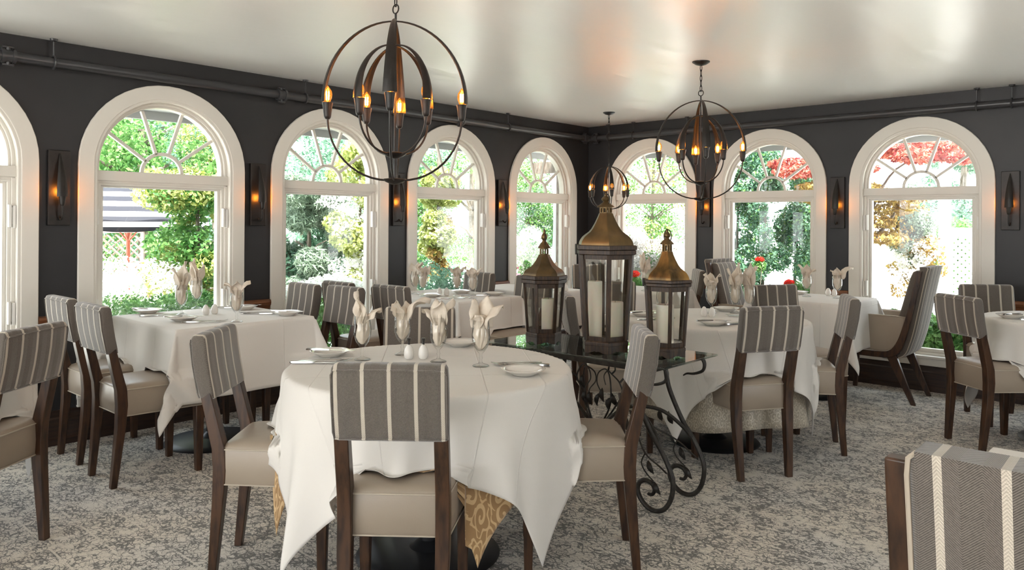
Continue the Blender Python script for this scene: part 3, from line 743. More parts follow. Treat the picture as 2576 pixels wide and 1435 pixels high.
U1 = cloth_round(T1,.555,.80,22,'gold damask undercloth hanging below the white cloth of the front table',3,TZ-.003,100,'undercloth',M['damask'],.25,8,.22,False)
W1 = cloth_round(T1,.565,.845,48,'white tablecloth draped over the round front table',5)
round_table(T5,.54,'round pedestal table with black disc base behind the glass console')
skirt_round(T5,.541,.55,'cream brocade undercloth ruffled around the round back table',M['lace'],4,nf=16)
W5 = cloth_round(T5,.55,.83,50,'white tablecloth draped over the round back table',8)
round_table(T7,.49,'round pedestal table cut by the right edge of the photo',.30)
W7 = cloth_round(T7,.495,.80,52,'white tablecloth on the round table at the right edge',11)
round_table(T9,.47,'round table mostly outside the left edge of the photo')
W9 = cloth_round(T9,.475,.78,45,'white tablecloth hanging behind the chair at the left edge',14)
square_table(.15,1.016,-5.018,-4.174,'square table beside the left wall below the awning-view window',.28)
W2 = cloth_rect(.15,1.016,-5.018,-4.174,.385,'white tablecloth on the square table by the left window',21)
square_table(.12,1.055,-2.985,-2.30,'square table by the left wall beyond the front chandelier')
W3 = cloth_rect(.12,1.055,-2.985,-2.30,.33,'white tablecloth on the middle window table, with four napkin glasses',22)
square_table(.15,1.07,-2.00,-1.46,'narrow table by the left wall seen between the lanterns')
cloth_rect(.15,1.07,-2.00,-1.46,.30,'white tablecloth seen between the left and the tall lantern',23)
square_table(1.12,1.725,-1.36,-.78,'small square table near the room corner behind the lanterns')
W6 = cloth_rect(1.12,1.725,-1.36,-.78,.30,'white tablecloth near the room corner, seen between tall and right lanterns',24)
square_table(2.38,3.13,-1.10,-.39,'square table under the right-hand windows between two tall armchairs')
cloth_rect(2.38,3.13,-1.10,-.39,.36,'white tablecloth on the table between the two tall armchairs',25)
square_table(4.645,5.45,-5.16,-4.48,'square table in front of the foreground armchair at bottom right')
cloth_rect(4.645,5.45,-5.16,-4.48,.20,'pale tablecloth corner beyond the foreground armchair at bottom right',26)

for o,i in ((W1,(0,1,2,3)),(W5,(13,14,15,16)),(W7,(17,18)),(W9,(4,)),(W2,(5,6,7,8)),(W3,(9,10,11,12)),(W6,(19,20,21))): rest_on_seats(o,i)
for o,i in ((U1,(0,1,2,3)),): rest_on_seats(o,i,.521,.206,.0)

# ------------------------------------------------------------------ tableware
def make_goblet():
    m = MB()
    m.lathe([(.001,.0),(.033,.0),(.0345,.002),(.030,.005),(.010,.012),(.006,.018),(.0055,.028),(.008,.034),(.0055,.040),(.006,.050),(.016,.060),(.028,.078),(.0355,.102),(.0370,.122),(.0352,.150),(.0322,.185),(.0314,.185),(.0343,.150),(.036,.122),(.0346,.103),(.027,.080),(.014,.064),(.001,.060)], 28)
    o = m.build('water_goblet', M['goblet'], sharp=180); tag(o,'','glass'); return o
def napkin_mesh(petals, seed):
    rnd = random.Random(seed); m = MB()
    # crumpled bundle inside the bowl
    rings = []; n = 36
    for z,r in ((.066,.006),(.075,.015),(.095,.026),(.125,.030),(.155,.028),(.182,.0265),(.198,.022),(.206,.012)):
        ring = []
        for k_ in range(n):
            a = 2*PI*k_/n; rr = r*.78*(1+.30*math.sin(3*a+z*45+seed)+.17*math.sin(7*a-z*40+seed*2)+.09*math.sin(11*a+z*70)); ring.append((rr*math.cos(a),rr*math.sin(a),z))
        rings.append(ring)
    m.loft(rings)
    for (az,lean,ln,w,curl) in petals:
        az = R(az); d = Vector((math.cos(az),math.sin(az),0)); s = Vector((-math.sin(az),math.cos(az),0)); P = []
        p = Vector((0,0,.155))+d*.008; ang = R(lean)*.15; nseg = 12
        for i in range(nseg+1):
            t = i/nseg; ww = w*(.45+.55*math.sin(min(t*1.7,1)*PI/2))*(1-max(0,(t-.52)/.48)**1.6)+.0012
            nrm = d*math.cos(ang)-Vector((0,0,1))*math.sin(ang)
            row = []
            for j in range(7):
                q = -1+j/3
                cup = .45*w*(1-t*.4)*(q*q)
                row.append(tuple(p+s*(q*ww+.006*math.sin(5*t+seed)*t)+nrm*cup+nrm*(.0075*q*math.sin(6.5*t+seed*1.7)+.004*math.sin(11*t+q*4+seed))))
            P.append(row)
            ang += (R(lean)*.85+R(curl)*t*2)/nseg
            p = p+(Vector((0,0,1))*math.cos(ang)+d*math.sin(ang))*ln/nseg
        m.grid(P)
    return m
gob0 = make_goblet(); first_g = [True]
NAP = {
 'fan':[(80,12,.160,.040,10),(200,18,.145,.038,14),(320,26,.125,.034,18),(20,6,.175,.034,-4)],
 'droop':[(0,58,.17,.058,55),(165,24,.085,.036,60),(240,14,.095,.032,35),(75,20,.085,.032,25)],
 'tip':[(15,74,.10,.034,18),(190,6,.135,.030,8),(250,12,.115,.026,10),(130,14,.09,.024,14)],
 'splay':[(10,32,.125,.040,28),(170,44,.10,.036,55),(90,12,.11,.034,24),(270,22,.115,.032,30)],
 'leaf':[(0,50,.135,.058,30),(150,10,.12,.042,14),(60,20,.135,.038,10),(240,14,.075,.034,70)],
 'wing':[(0,46,.11,.036,38),(180,48,.10,.034,34),(90,14,.075,.032,14),(270,16,.085,.032,14)]}
def setting_glass(x,y,style,rot,place,glab,nlab,seed,s=1.0,z=TZ+.002):
    o = gob0 if first_g[0] else gob0.copy()
    if not first_g[0]: C.objects.link(o)
    first_g[0] = False
    o.location = (x,y,z); o.scale = (s,s,s); o['label'] = glab; o['category'] = 'glass'; o['group'] = 'water goblets holding napkins'
    n = napkin_mesh(NAP[style], seed).build('folded_napkin', M['napkin'], solid=.0012, sharp=180)
    n.location = (x,y,z); n.rotation_euler = (0,0,R(rot)); n.scale = (s,s,s); tag(n, nlab, 'napkin', 'ivory napkins folded into goblets')
# image-right is about +42 deg in world, away is +132, toward viewer -48
G = [
 (2.437,-4.866,'tip',40,'leftmost on the round front table','pointed with one tip out right'),
 (2.461,-4.670,'droop',38,'second from left on the round front table','drooping far over to the right'),
 (2.700,-4.675,'splay',52,'third from left on the round front table','splayed, nearest the egg shakers'),
 (2.893,-4.620,'leaf',35,'rightmost on the round front table','opening like a broad leaf'),
 (.417,-4.720,'fan',60,'left one on the left window table','tall and twisted'),
 (.130,-4.490,'fan',200,'nearest the window on the left window table','standing behind another napkin'),
 (.944,-4.638,'wing',70,'right one on the left window table','spreading to the left'),
 (.373,-2.814,'splay',10,'leftmost on the middle window table','tallest of the middle window table'),
 (.516,-2.855,'wing',80,'second from left on the middle window table','tucked beside the tallest one'),
 (.723,-2.687,'wing',45,'third from left on the middle window table','flared like a swallowtail'),
 (.920,-2.707,'wing',25,'rightmost on the middle window table','flared, before the striped chair'),
 (2.689,-2.286,'splay',120,'on round back table behind the shakers','standing alone'),
 (2.800,-2.174,'fan',20,'middle one on the round back table','pointing straight up'),
 (2.864,-2.109,'fan',300,'right one on the round back table','right one of three'),
 (2.55,-2.66,'fan',80,'on round back table seen through right lantern','pale'),
 (2.695,-.698,'splay',200,'left one on the table between the armchairs','upright left one'),
 (2.917,-.651,'droop',40,'right one on the table between the armchairs','bowing over to the right'),
 (.92,-1.74,'droop',200,'on narrow table seen through tall lantern','left pane'),
 (1.50,-1.20,'fan',150,'on corner table seen through tall lantern','right pane'),
]
for i,(x,y,st,rot,pl,nl) in enumerate(G):
    setting_glass(x,y,st,rot,pl,'stemmed goblet '+pl,'napkin in goblet '+pl.split(',')[0].replace('on the round front table','on front table')+', '+nl,i+1)

def make_plate():
    m = MB(); m.lathe([(.001,.002),(.040,.002),(.044,0),(.047,.003),(.066,.012),(.084,.022),(.0855,.0235),(.084,.0245),(.065,.0165),(.046,.0075),(.001,.006)], 40)
    o = m.build('side_plate', M['porcelain'], sharp=60); tag(o,'','plate'); return o
def make_knife():
    t = thing('table_knife', (0,0,0), 0, '', 'knife')
    m = MB(); rings = []
    for x,w,h in ((-.105,.004,.003),(-.10,.007,.0045),(-.06,.0075,.0045),(-.01,.0055,.004),(.0,.004,.003)): rings.append([(x,-w,.001),(x,w,.001),(x,w*.8,.001+2*h),(x,-w*.8,.001+2*h)])
    m.loft(rings); m.build('handle', M['steel'], t, bevel=.001)
    m = MB(); rings = []
    for x,a,b_ in ((-.002,-.004,.004),(.02,-.006,.0075),(.08,-.007,.0085),(.10,-.006,.006),(.112,-.003,.001)): rings.append([(x,a,.002),(x,b_,.002),(x,b_,.0034),(x,a,.0036)])
    m.loft(rings); m.build('blade', M['steel'], t); return t
def make_fork():
    t = thing('table_fork', (0,0,0), 0, '', 'fork')
    m = MB(); m.loft([[(x,-w,z),(x,w,z),(x,w,z+.003),(x,-w,z+.003)] for x,w,z in ((-.10,.004,.001),(-.095,.008,.001),(-.06,.0065,.002),(0,.003,.004),(.04,.0035,.003),(.055,.010,.002),(.068,.0115,.002))]); m.build('handle', M['steel'], t, bevel=.0008)
    m = MB()
    for k_ in range(4):
        y = -.0095+.00633*k_; m.loft([[(x,y-w,z),(x,y+w,z),(x,y+w,z+.0016),(x,y-w,z+.0016)] for x,w,z in ((.066,.0018,.0025),(.085,.0014,.002),(.105,.001,.0055),(.112,.0005,.007))])
    m.build('tines', M['steel'], t); return t
def make_shaker():
    t = thing('egg_shaker', (0,0,0), 0, '', 'shaker')
    m = MB(); m.lathe([(.001,0),(.014,0),(.019,.006),(.0215,.018),(.0205,.032),(.0165,.046),(.0105,.056),(.005,.0605),(.001,.062)], 24); m.build('body', M['porcelain'], t)
    m = MB(); m.lathe([(.0062,.0592),(.0055,.0612),(.001,.0628)], 14); m.build('cap', M['steel'], t); return t
pl0, kn0, fk0, sh0 = make_plate(), make_knife(), make_fork(), make_shaker()
used = {}
def put(proto, loc, rz, label, group):
    if proto.name not in used: used[proto.name] = 1; o = proto
    else: o = dup(proto)
    o.location = loc; o.rotation_euler = (0,0,rz); o['label'] = label; o['group'] = group; return o
# (plate x,y, knife-on-plate?, cutlery x,y, cutlery angle deg (world), place words)
SET = [
 (2.262,-4.907,1, 2.37,-5.05, 42,'on round front table, left'),
 (2.464,-4.324,0, None,None,0,'on round front table, far side'),
 (3.128,-4.625,0, 3.02,-4.50,222,'on round front table, right'),
 (.165,-4.817,1, .365,-4.835,60,'on left window table, near wall end'),
 (.690,-4.833,1, .835,-4.80,50,'on left window table, near corner'),
 (.392,-4.294,1, .25,-4.36,235,'on left window table, far wall end'),
 (.866,-4.268,1, .70,-4.36,225,'on left window table, right end'),
 (.640,-2.870,0, .83,-2.86,45,'on middle window table, before the shakers'),
 (.560,-2.48,0, None,None,0,'on middle window table, behind the goblets'),
 (.870,-2.42,0, .80,-2.55,220,'on middle window table, right end'),
 (2.973,-2.806,1, 3.07,-2.68,60,'on round back table, before the shakers'),
 (2.455,-2.735,1, 2.62,-2.86,40,'on round back table, seen between lanterns'),
 (2.70,-2.10,0, 2.95,-2.32,200,'on round back table, far side'),
 (2.554,-.520,0, None,None,0,'on table between armchairs, left end'),
 (4.16,-1.17,1, 4.32,-1.22,20,'on the round table at the right edge'),
 (1.50,-1.02,1, None,None,0,'on small corner table behind lanterns'),
]
for i,(x,y,kp,cx,cy,ca,pl) in enumerate(SET):
    put(pl0,(x,y,TZ+.002),0,'white side plate '+pl,'white side plates')
    if kp: 
        o = put(kn0,(x,y,TZ+.0245),R(38+17*(i%3)),'butter knife lying across plate '+pl,'butter knives on plates')
    if cx is not None:
        a = R(ca); n = Vector((-math.sin(a),math.cos(a),0)); d = Vector((math.cos(a),math.sin(a),0))
        put(kn0,(cx+n.x*.0,cy+n.y*.0,TZ+.002),a,'silver knife beside plate '+pl,'table knives')
        sg_ = -1 if 190<ca<260 else 1
        for q,s_ in ((1,.028*sg_),(2,.058*sg_)):
            put(fk0,(cx+n.x*s_+d.x*.012*q,cy+n.y*s_+d.y*.012*q,TZ+.002),a+R(5*q),'silver fork %s %s' % ('next to knife' if q==1 else 'outermost of the pair', pl),'table forks')
SH = [(2.560,-4.716,'left of the pair on the round front table'),(2.602,-4.672,'right of the pair on the round front table'),
 (.500,-4.606,'left of the pair on the left window table'),(.497,-4.548,'right of the pair on the left window table'),
 (.585,-2.745,'left of the pair on the middle window table'),(.620,-2.700,'right of the pair on the middle window table'),
 (2.735,-2.468,'left of the pair on the round back table'),(2.785,-2.462,'right of the pair on the round back table'),
 (2.781,-.467,'left of the pair on the table between armchairs'),(2.838,-.490,'right of the pair on the table between armchairs'),
 (4.245,-1.19,'on the round table at the right edge'),(1.03,-1.70,'on the narrow table between left and tall lanterns')]
for x,y,pl in SH:
    put(sh0,(x,y,TZ+.002),0,'white egg-shaped shaker '+pl,'egg-shaped shakers')
for o in [q for q in bpy.data.objects if q.parent is None and 'shaker' in q.name and 'round front' in q.get('label','')]:
    m = MB(); m.lathe([(.001,.060),(.0045,.0615),(.0055,.066),(.0045,.071),(.0075,.080),(.0085,.088),(.001,.0885)],14); m.build('stopper', M['black'], o)

# ------------------------------------------------------------------ glass console with iron vines
cx0,cx1,cy0,cy1 = 2.195,3.300,-3.885,-3.385; gz = .702
co = thing('console_table', (2.7475,-3.625,0), 0, 'glass-topped console table with scrolled wrought-iron vine base', 'console table')
def Lc(p): return (p[0]-2.7475, p[1]+3.625, p[2])
def cb(name, mb, mat, **k_):
    o = mb.build(name, mat, co, **k_)
    o.data.transform(Matrix.Translation((-2.7475,3.625,0))); return o
m = MB(); m.box(cx0,cx1,cy0,cy1,gz-.008,gz+.002); cb('glass_top', m, M['top_glass'], smooth=False, bevel=.003)
m = MB()
for y in (cy0+.020,cy1-.020): m.box(cx0+.05,cx1-.07,y-.014,y+.014,gz-.032,gz-.0085)
for x in (cx0+.064,cx1-.084): m.box(x-.014,x+.014,cy0+.034,cy1-.034,gz-.032,gz-.0085)
cb('top_frame', m, M['iron'], smooth=False, bevel=.003)
xm = 2.7475
prof = [(3.060,.675),(3.067,.60),(3.090,.51),(3.160,.376),(3.221,.294),(3.270,.205),(3.280,.15),(3.268,.085),(3.235,.035),(3.190,.016),(3.145,.024),(3.108,.055),(3.092,.095),(3.105,.130),(3.135,.145),(3.168,.138),(3.184,.112),(3.172,.088),(3.150,.086)]
for y in (-3.48,-3.77):
    for sgn in (1,-1):
        m = MB(); pts = catmull([(xm+sgn*(x-xm),y,z) for x,z in prof],5); n = len(pts)
        m.tube(pts,[.0115-.004*max(0,(i/n-.75)/.25) for i in range(n)],10); cb('leg', m, M['iron'])
        # hooked bracket under the glass edge
        m = MB(); yy = y+(.05 if y>-3.6 else -.05)*.6; pts = catmull([(xm+sgn*.50,yy,.690),(xm+sgn*.515,yy,.66),(xm+sgn*.505,yy,.625),(xm+sgn*.46,yy,.605),(xm+sgn*.42,yy,.60),(xm+sgn*.40,yy,.588)],4)
        n = len(pts); m.tube(pts,[.011-.008*i/n for i in range(n)],8); cb('bracket', m, M['iron'])
        # low arch from the leg to the centre knot
        m = MB(); pts = catmull([(xm+sgn*.475,y,.29),(xm+sgn*.42,y*.8-.725,.36),(xm+sgn*.33,y*.5-1.8125,.425),(xm+sgn*.22,-3.62,.435),(xm+sgn*.12,-3.62,.385),(xm+sgn*.03,-3.62,.30),(xm+sgn*.004,-3.62,.27)],5)
        m.tube(pts,.0095,8); cb('stretcher', m, M['iron'])
m = MB(); m.lathe([(.001,-.03),(.018,-.02),(.022,0),(.016,.02),(.001,.026)],14,(xm,-3.62,.275)); cb('knot', m, M['iron'])
def leaf(m, p, d, ln, w, roll=0):
    d = Vector(d).normalized(); up = Vector((0,-.85,.5)); s = d.cross(up).normalized(); n = s.cross(d).normalized(); P = []
    for i in range(7):
        t = i/6; ww = w*math.sin(PI*min(t*1.0,1)**.8)*(1 if t<1 else 0)+.0006; q = Vector(p)+d*ln*t+n*(.18*ln*math.sin(t*PI))
        P.append([tuple(q-s*ww+n*ww*.45),tuple(q),tuple(q+s*ww+n*ww*.45)])
    m.grid(P)
VS = [ # vines in the middle bouquet: points relative to xm in x, z
 [(0,.27),(-.045,.36),(-.105,.46),(-.140,.53),(-.120,.585),(-.075,.605),(-.035,.585),(-.028,.54),(-.055,.50),(-.075,.47)],
 [(0,.27),(-.03,.36),(-.07,.46),(-.095,.53),(-.085,.58),(-.05,.60),(-.01,.575),(-.005,.53),(-.03,.49),(-.04,.46)],
 [(0,.27),(.035,.34),(.085,.42),(.095,.50),(.07,.57),(.035,.592),(.005,.57),(0,.52),(.018,.47)],
 [(0,.27),(.05,.34),(.12,.41),(.155,.48),(.145,.54),(.10,.58),(.055,.585),(.03,.555),(.04,.51)],
 [(-.06,.60),(-.07,.63),(-.06,.655),(-.075,.672)],[(.06,.587),(.07,.62),(.062,.64)],[(.10,.58),(.125,.605),(.115,.64)],
 [(.145,.54),(.17,.575),(.195,.585)],[(-.14,.53),(-.17,.56),(-.20,.565)]]
for v in VS:
    m = MB(); pts = catmull([(xm+x,-3.62+.02*math.sin(40*x),z) for x,z in v],5); n = len(pts); m.tube(pts,[.0055-.003*i/n for i in range(n)],7); cb('vine', m, M['iron'])
LF = [((-.075,-3.62,.47),(.1,0,-1)),((-.04,-3.63,.47),(.25,0,-1)),((-.05,-3.62,.45),(-.1,0,-1)),((.018,-3.62,.47),(-.2,0,-1)),((.04,-3.63,.50),(.15,0,-1)),((.06,-3.62,.635),(-.1,0,1)),((.115,-3.62,.635),(.3,0,1)),((.19,-3.62,.585),(1,0,.1)),((.155,-3.62,.50),(.4,0,-1)),((.125,-3.62,.42),(-.5,0,.9)),((-.075,-3.62,.67),(-1,0,.2)),((-.20,-3.62,.565),(-1,0,0)),((-.09,-3.62,.55),(.1,0,-1)),((.09,-3.62,.46),(-.3,0,-1))]
for p,d in LF:
    m = MB(); leaf(m,(xm+p[0],p[1],p[2]),d,.072,.014); cb('leaf', m, M['iron'], solid=.0022, sharp=180)
for sgn in (1,-1):
    for y in (-3.48,-3.77):
        y2 = y
        m = MB(); pts = catmull([(xm+sgn*.20,-3.62,.41),(xm+sgn*.29,y2*.5-1.81,.335),(xm+sgn*.385,y2,.27),(xm+sgn*.46,y2,.225),(xm+sgn*.50,y2,.20)],5); m.tube(pts,.0042,7); cb('vine', m, M['iron'])
        m = MB(); pts = catmull([(xm+sgn*.385,y2,.27),(xm+sgn*.365,y2,.225),(xm+sgn*.385,y2,.185),(xm+sgn*.43,y2,.15)],5); m.tube(pts,.0035,7); cb('vine', m, M['iron'])
        for p,d in (((.30,.35),(-.2,0,1)),((.36,.345),(-.4,0,1)),((.43,.15),(.7,0,-1)),((.40,.24),(.5,0,-.9))):
            m = MB(); leaf(m,(xm+sgn*p[0],y2,p[1]),(sgn*d[0],0,d[2]),.066,.013); cb('leaf', m, M['iron'], solid=.0022, sharp=180)

# ------------------------------------------------------------------ lanterns and candles
def lantern(loc, rz, Wt, Wb, H, label, roofmat='copper'):
    # Wt/Wb: circumradius at eave / base; H: dict of heights above the console glass
    t = thing('hexagonal_lantern', loc, rz, label, 'lantern', 'copper-roofed wooden lanterns')
    def hx(r,z): return [(r*math.cos(PI/3*k_), r*math.sin(PI/3*k_), z) for k_ in range(6)]
    def rad(z): return Wb+(Wt-Wb)*(z-H['b'])/(H['g']-H['b'])
    # scalloped base skirt
    for k_ in range(6):
        a0,a1 = PI/3*k_,PI/3*(k_+1); p0,p1 = Vector((math.cos(a0),math.sin(a0),0)),Vector((math.cos(a1),math.sin(a1),0)); top = []; bot = []
        for i in range(13):
            u = i/12; d = p0.lerp(p1,u)*(Wb*1.03); e = abs(u-.5)*2
            zb = .0 if e>.72 else .007*min(1,(.72-e)/.25)+.003*math.sin(e*9)
            top.append((d,H['b']*.62)); bot.append((d,max(zb,0)))
        m = MB(); rings = []
        for (a,zt),(b_,zb) in zip(top,bot): rings.append([(a.x,a.y,zt),(b_.x,b_.y,zb),(b_.x*.88,b_.y*.88,zb),(a.x*.88,a.y*.88,zt)])
        m.loft(rings); m.build('base_skirt', M['oldwood'], t)
    m = MB(); m.loft([hx(Wb*1.05,H['b']*.60),hx(Wb*1.05,H['b']*.86),hx(Wb*.99,H['b'])]); m.build('base', M['oldwood'], t, smooth=False, bevel=.002)
    for k_ in range(6):
        a = PI/3*k_; u = Vector((math.cos(a),math.sin(a),0)); s = Vector((-math.sin(a),math.cos(a),0)); w = Wt*.085; rings = []
        for z in (H['b'],H['g']):
            r = rad(z); rings.append([tuple(u*(r*1.0)+s*w+Vector((0,0,z))),tuple(u*(r*.86)+s*w*.7+Vector((0,0,z))),tuple(u*(r*.86)-s*w*.7+Vector((0,0,z))),tuple(u*(r*1.0)-s*w+Vector((0,0,z)))])
        m = MB(); m.loft(rings); m.build('post', M['oldwood'], t, smooth=False, bevel=.0015)
        a1 = PI/3*(k_+1); v = Vector((math.cos(a1),math.sin(a1),0))
        for z0,z1 in ((H['b'],H['b']+.020),(H['g']-.022,H['g'])):
            q = []
            for z in (z0,z1):
                r = rad(z)*.97; r2 = r*.92
                q += [tuple(u*r+Vector((0,0,z))),tuple(v*r+Vector((0,0,z))),tuple(v*r2+Vector((0,0,z))),tuple(u*r2+Vector((0,0,z)))]
            m = MB(); m.hexa(q); m.build('rail', M['oldwood'], t, smooth=False)
        m = MB(); q = []
        for z in (H['b']+.012,H['g']-.012):
            r = rad(z)*.945; r2 = r-.003
            a_,b_ = u.lerp(v,.06),u.lerp(v,.94)
            q += [tuple(a_*r+Vector((0,0,z))),tuple(b_*r+Vector((0,0,z))),tuple(b_*r2+Vector((0,0,z))),tuple(a_*r2+Vector((0,0,z)))]
        m.hexa(q); m.build('pane', M['lantern_glass'], t, smooth=False)
    g,e,r_ = H['g'],H['e'],H['r']; mid = (g+e)/2
    m = MB(); m.loft([hx(Wt*1.05,g),hx(Wt*1.10,g+.004),hx(Wt*1.10,mid-.002),hx(Wt*1.06,mid)]); m.build('eave_board', M['oldwood'], t, smooth=False)
    m = MB(); m.loft([hx(Wt*1.06,mid),hx(Wt*1.13,mid+.003),hx(Wt*1.13,e-.003),hx(Wt*1.08,e)]); m.build('eave_board', M['oldwood'], t, smooth=False)
    h = r_-e; m = MB(); prof = [(1,0),(.995,.06),(.97,.12),(.93,.18),(.87,.25),(.76,.33),(.63,.41),(.54,.5),(.47,.6),(.405,.7),(.35,.8),(.295,.9),(.25,1)]
    m.loft([hx(Wt*a,e+h*b_) for a,b_ in prof]); m.build('roof', M[roofmat], t, sharp=25)
    c0,c1 = H['r'],H['c']; m = MB()
    m.lathe([(Wt*.20,c0-.002),(Wt*.20,c0+.004)],18,(0,0,0),True,True); m.lathe([(Wt*.20,c1-.005),(Wt*.20,c1)],18,(0,0,0),True,True)
    for k_ in range(10):
        a = 2*PI*k_/10; x,y = Wt*.185*math.cos(a),Wt*.185*math.sin(a); m.tube([(x,y,c0),(x,y,c1)],Wt*.030,5)
    m.build('vent_collar', M['copper'], t)
    f = H['f']; k2 = f-c1; m = MB()
    m.lathe([(.001,c1-.001),(Wt*.30,c1),(Wt*.29,c1+k2*.05),(Wt*.20,c1+k2*.20),(Wt*.10,c1+k2*.34),(Wt*.085,c1+k2*.40),(Wt*.145,c1+k2*.50),(Wt*.155,c1+k2*.58),(Wt*.11,c1+k2*.70),(Wt*.055,c1+k2*.78),(Wt*.06,c1+k2*.84),(Wt*.03,c1+k2*.93),(.001,f)],20); m.build('finial', M['copper'], t)
    m = MB(); rr = k2*.40; zc = c1+k2*.52
    m.tube([(rr*math.cos(q),.004+.012*math.sin(q)*0,zc+rr*math.sin(q)) for q in np.linspace(0,2*PI,25)[:-1]],Wt*.022,6,closed=True); ro = m.build('ring_handle', M['iron'], t); ro.rotation_euler = (0,0,R(25))
    m = MB(); a = R(210); m.box(Wt*.97,Wt*1.04,-.007,.007,g-.002,e+.004); lo = m.build('latch', M['iron'], t, smooth=False, bevel=.002); lo.rotation_euler = (0,0,R(-90)); 
    return t
def candle(loc, r, h, label):
    t = thing('pillar_candle', loc, 0, label, 'candle')
    m = MB(); m.lathe([(.001,0),(r,0),(r,h-.004),(r*.95,h),(r*.86,h-.002),(r*.7,h-.007),(.001,h-.009)],28); m.build('wax', M['candle'], t)
    m = MB(); m.tube([(0,0,h-.010),(.001,0,h+.004)],.0012,5); m.build('wick', M['black'], t)
z0 = gz+.0025
lantern((2.455,-3.70,z0), R(-72), .112, .092, dict(b=.058,g=.315,e=.357,r=.466,c=.500,f=.604), 'small hexagonal lantern with hinged copper roof, left of the three on the console')
lantern((2.845,-3.69,z0), R(-48), .147, .118, dict(b=.060,g=.480,e=.527,r=.684,c=.714,f=.786), 'tallest hexagonal lantern with copper roof, in the middle of the console')
lantern((3.140,-3.60,z0), R(-50), .112, .092, dict(b=.050,g=.335,e=.368,r=.500,c=.535,f=.612), 'small hexagonal lantern with golden copper roof, right of the three on the console', 'goldcopper')
zc_ = z0+.0605
candle((2.478,-3.69,z0+.0585),.036,.175,'ivory pillar candle inside the left small lantern')
candle((2.800,-3.715,zc_),.036,.285,'taller ivory pillar candle inside the tallest lantern')
candle((2.892,-3.672,zc_),.040,.185,'shorter ivory pillar candle inside the tallest lantern')
candle((3.135,-3.605,z0+.0505),.042,.195,'ivory pillar candle inside the right small lantern')

# ------------------------------------------------------------------ garden outside
GZ = -.35
sbox('ground', M['paving'], -30, 30, -30, 40, GZ-.2, GZ)
def leaves(name, mat, parent, blobs, n, size, seed, up=.35, aspect=1.6, shell=.55):
    rg = np.random.default_rng(seed); V = []; F = []
    w = np.array([b[3]*b[4]*b[5] if len(b)>5 else b[3]**3 for b in blobs])**.7; w = w/w.sum()
    idx = rg.choice(len(blobs), n, p=w)
    B = np.array([[b[0],b[1],b[2],b[3],b[4] if len(b)>5 else b[3],b[5] if len(b)>5 else b[3]] for b in blobs])[idx]
    d = rg.normal(size=(n,3)); d /= np.linalg.norm(d,axis=1)[:,None]
    rad = shell+(1-shell)*rg.random(n)**.5; P = B[:,:3]+d*rad[:,None]*B[:,3:]
    nr = d*.7+rg.normal(size=(n,3))*.6+np.array([0,0,up]); nr /= np.linalg.norm(nr,axis=1)[:,None]
    t = rg.normal(size=(n,3)); t -= nr*(t*nr).sum(1)[:,None]; t /= np.linalg.norm(t,axis=1)[:,None]; s = np.cross(nr,t)
    sz = size*(.6+.8*rg.random(n))[:,None]
    Q = np.stack([P-t*sz*aspect*.5, P+s*sz*.5+nr*sz*.12, P+t*sz*aspect*.5, P-s*sz*.5+nr*sz*.12],1).reshape(-1,3)
    F = np.arange(n*4).reshape(-1,4)
    me = bpy.data.meshes.new(name); me.vertices.add(n*4); me.vertices.foreach_set('co', Q.ravel()); me.loops.add(n*4); me.loops.foreach_set('vertex_index', F.ravel().astype(np.int32)); me.polygons.add(n); me.polygons.foreach_set('loop_start', (np.arange(n)*4).astype(np.int32)); me.update(calc_edges=True); me.validate()
    me.materials.append(mat); o = bpy.data.objects.new(name, me); C.objects.link(o)
    if parent: o.parent = parent
    return o
def clumps(h0, h1, r0, r1, n, seed, cr=.3):
    rg = random.Random(seed); out = []
    for i in range(n):
        t = rg.random(); z = h0+(h1-h0)*t; r = (r0+(r1-r0)*t)*math.sqrt(rg.random()); a = rg.uniform(0,2*PI); c = cr*rg.uniform(.6,1.3)
        out.append((r*math.cos(a), r*math.sin(a), z, c, c, c*.8))
    return out
def plant(name, loc, label, cat, foliage, trunk=None, extra=None, group=None):
    t = thing(name, (loc[0],loc[1],GZ), 0, label, cat, group)
    for (mat,blobs,n,size,seed,kw) in foliage: leaves(kw.pop('name','foliage'), M[mat], t, blobs, int(n*(2.6 if size<.06 else 4.6)), size*(.56 if size<.07 else .29), seed, **kw)
    if trunk:
        m = MB(); rg = random.Random(trunk.get('seed',1)); h = trunk['h']; r = trunk['r']
        m.tube(catmull([(0,0,0),(rg.uniform(-.05,.05),rg.uniform(-.05,.05),h*.4),(rg.uniform(-.08,.08),rg.uniform(-.08,.08),h)],4),[r*(1-.06*i) for i in range(9)],8)
        for k_ in range(trunk.get('br',5)):
            a = rg.uniform(0,6.28); z = h*rg.uniform(.45,.95); l = trunk.get('bl',.7)*rg.uniform(.6,1.2)
            m.tube([(0,0,z),(l*.5*math.cos(a),l*.5*math.sin(a),z+l*.35),(l*math.cos(a),l*math.sin(a),z+l*.5)],[r*.4,r*.28,r*.12],6)
        m.build('trunk', M['bark'], t)
    return t
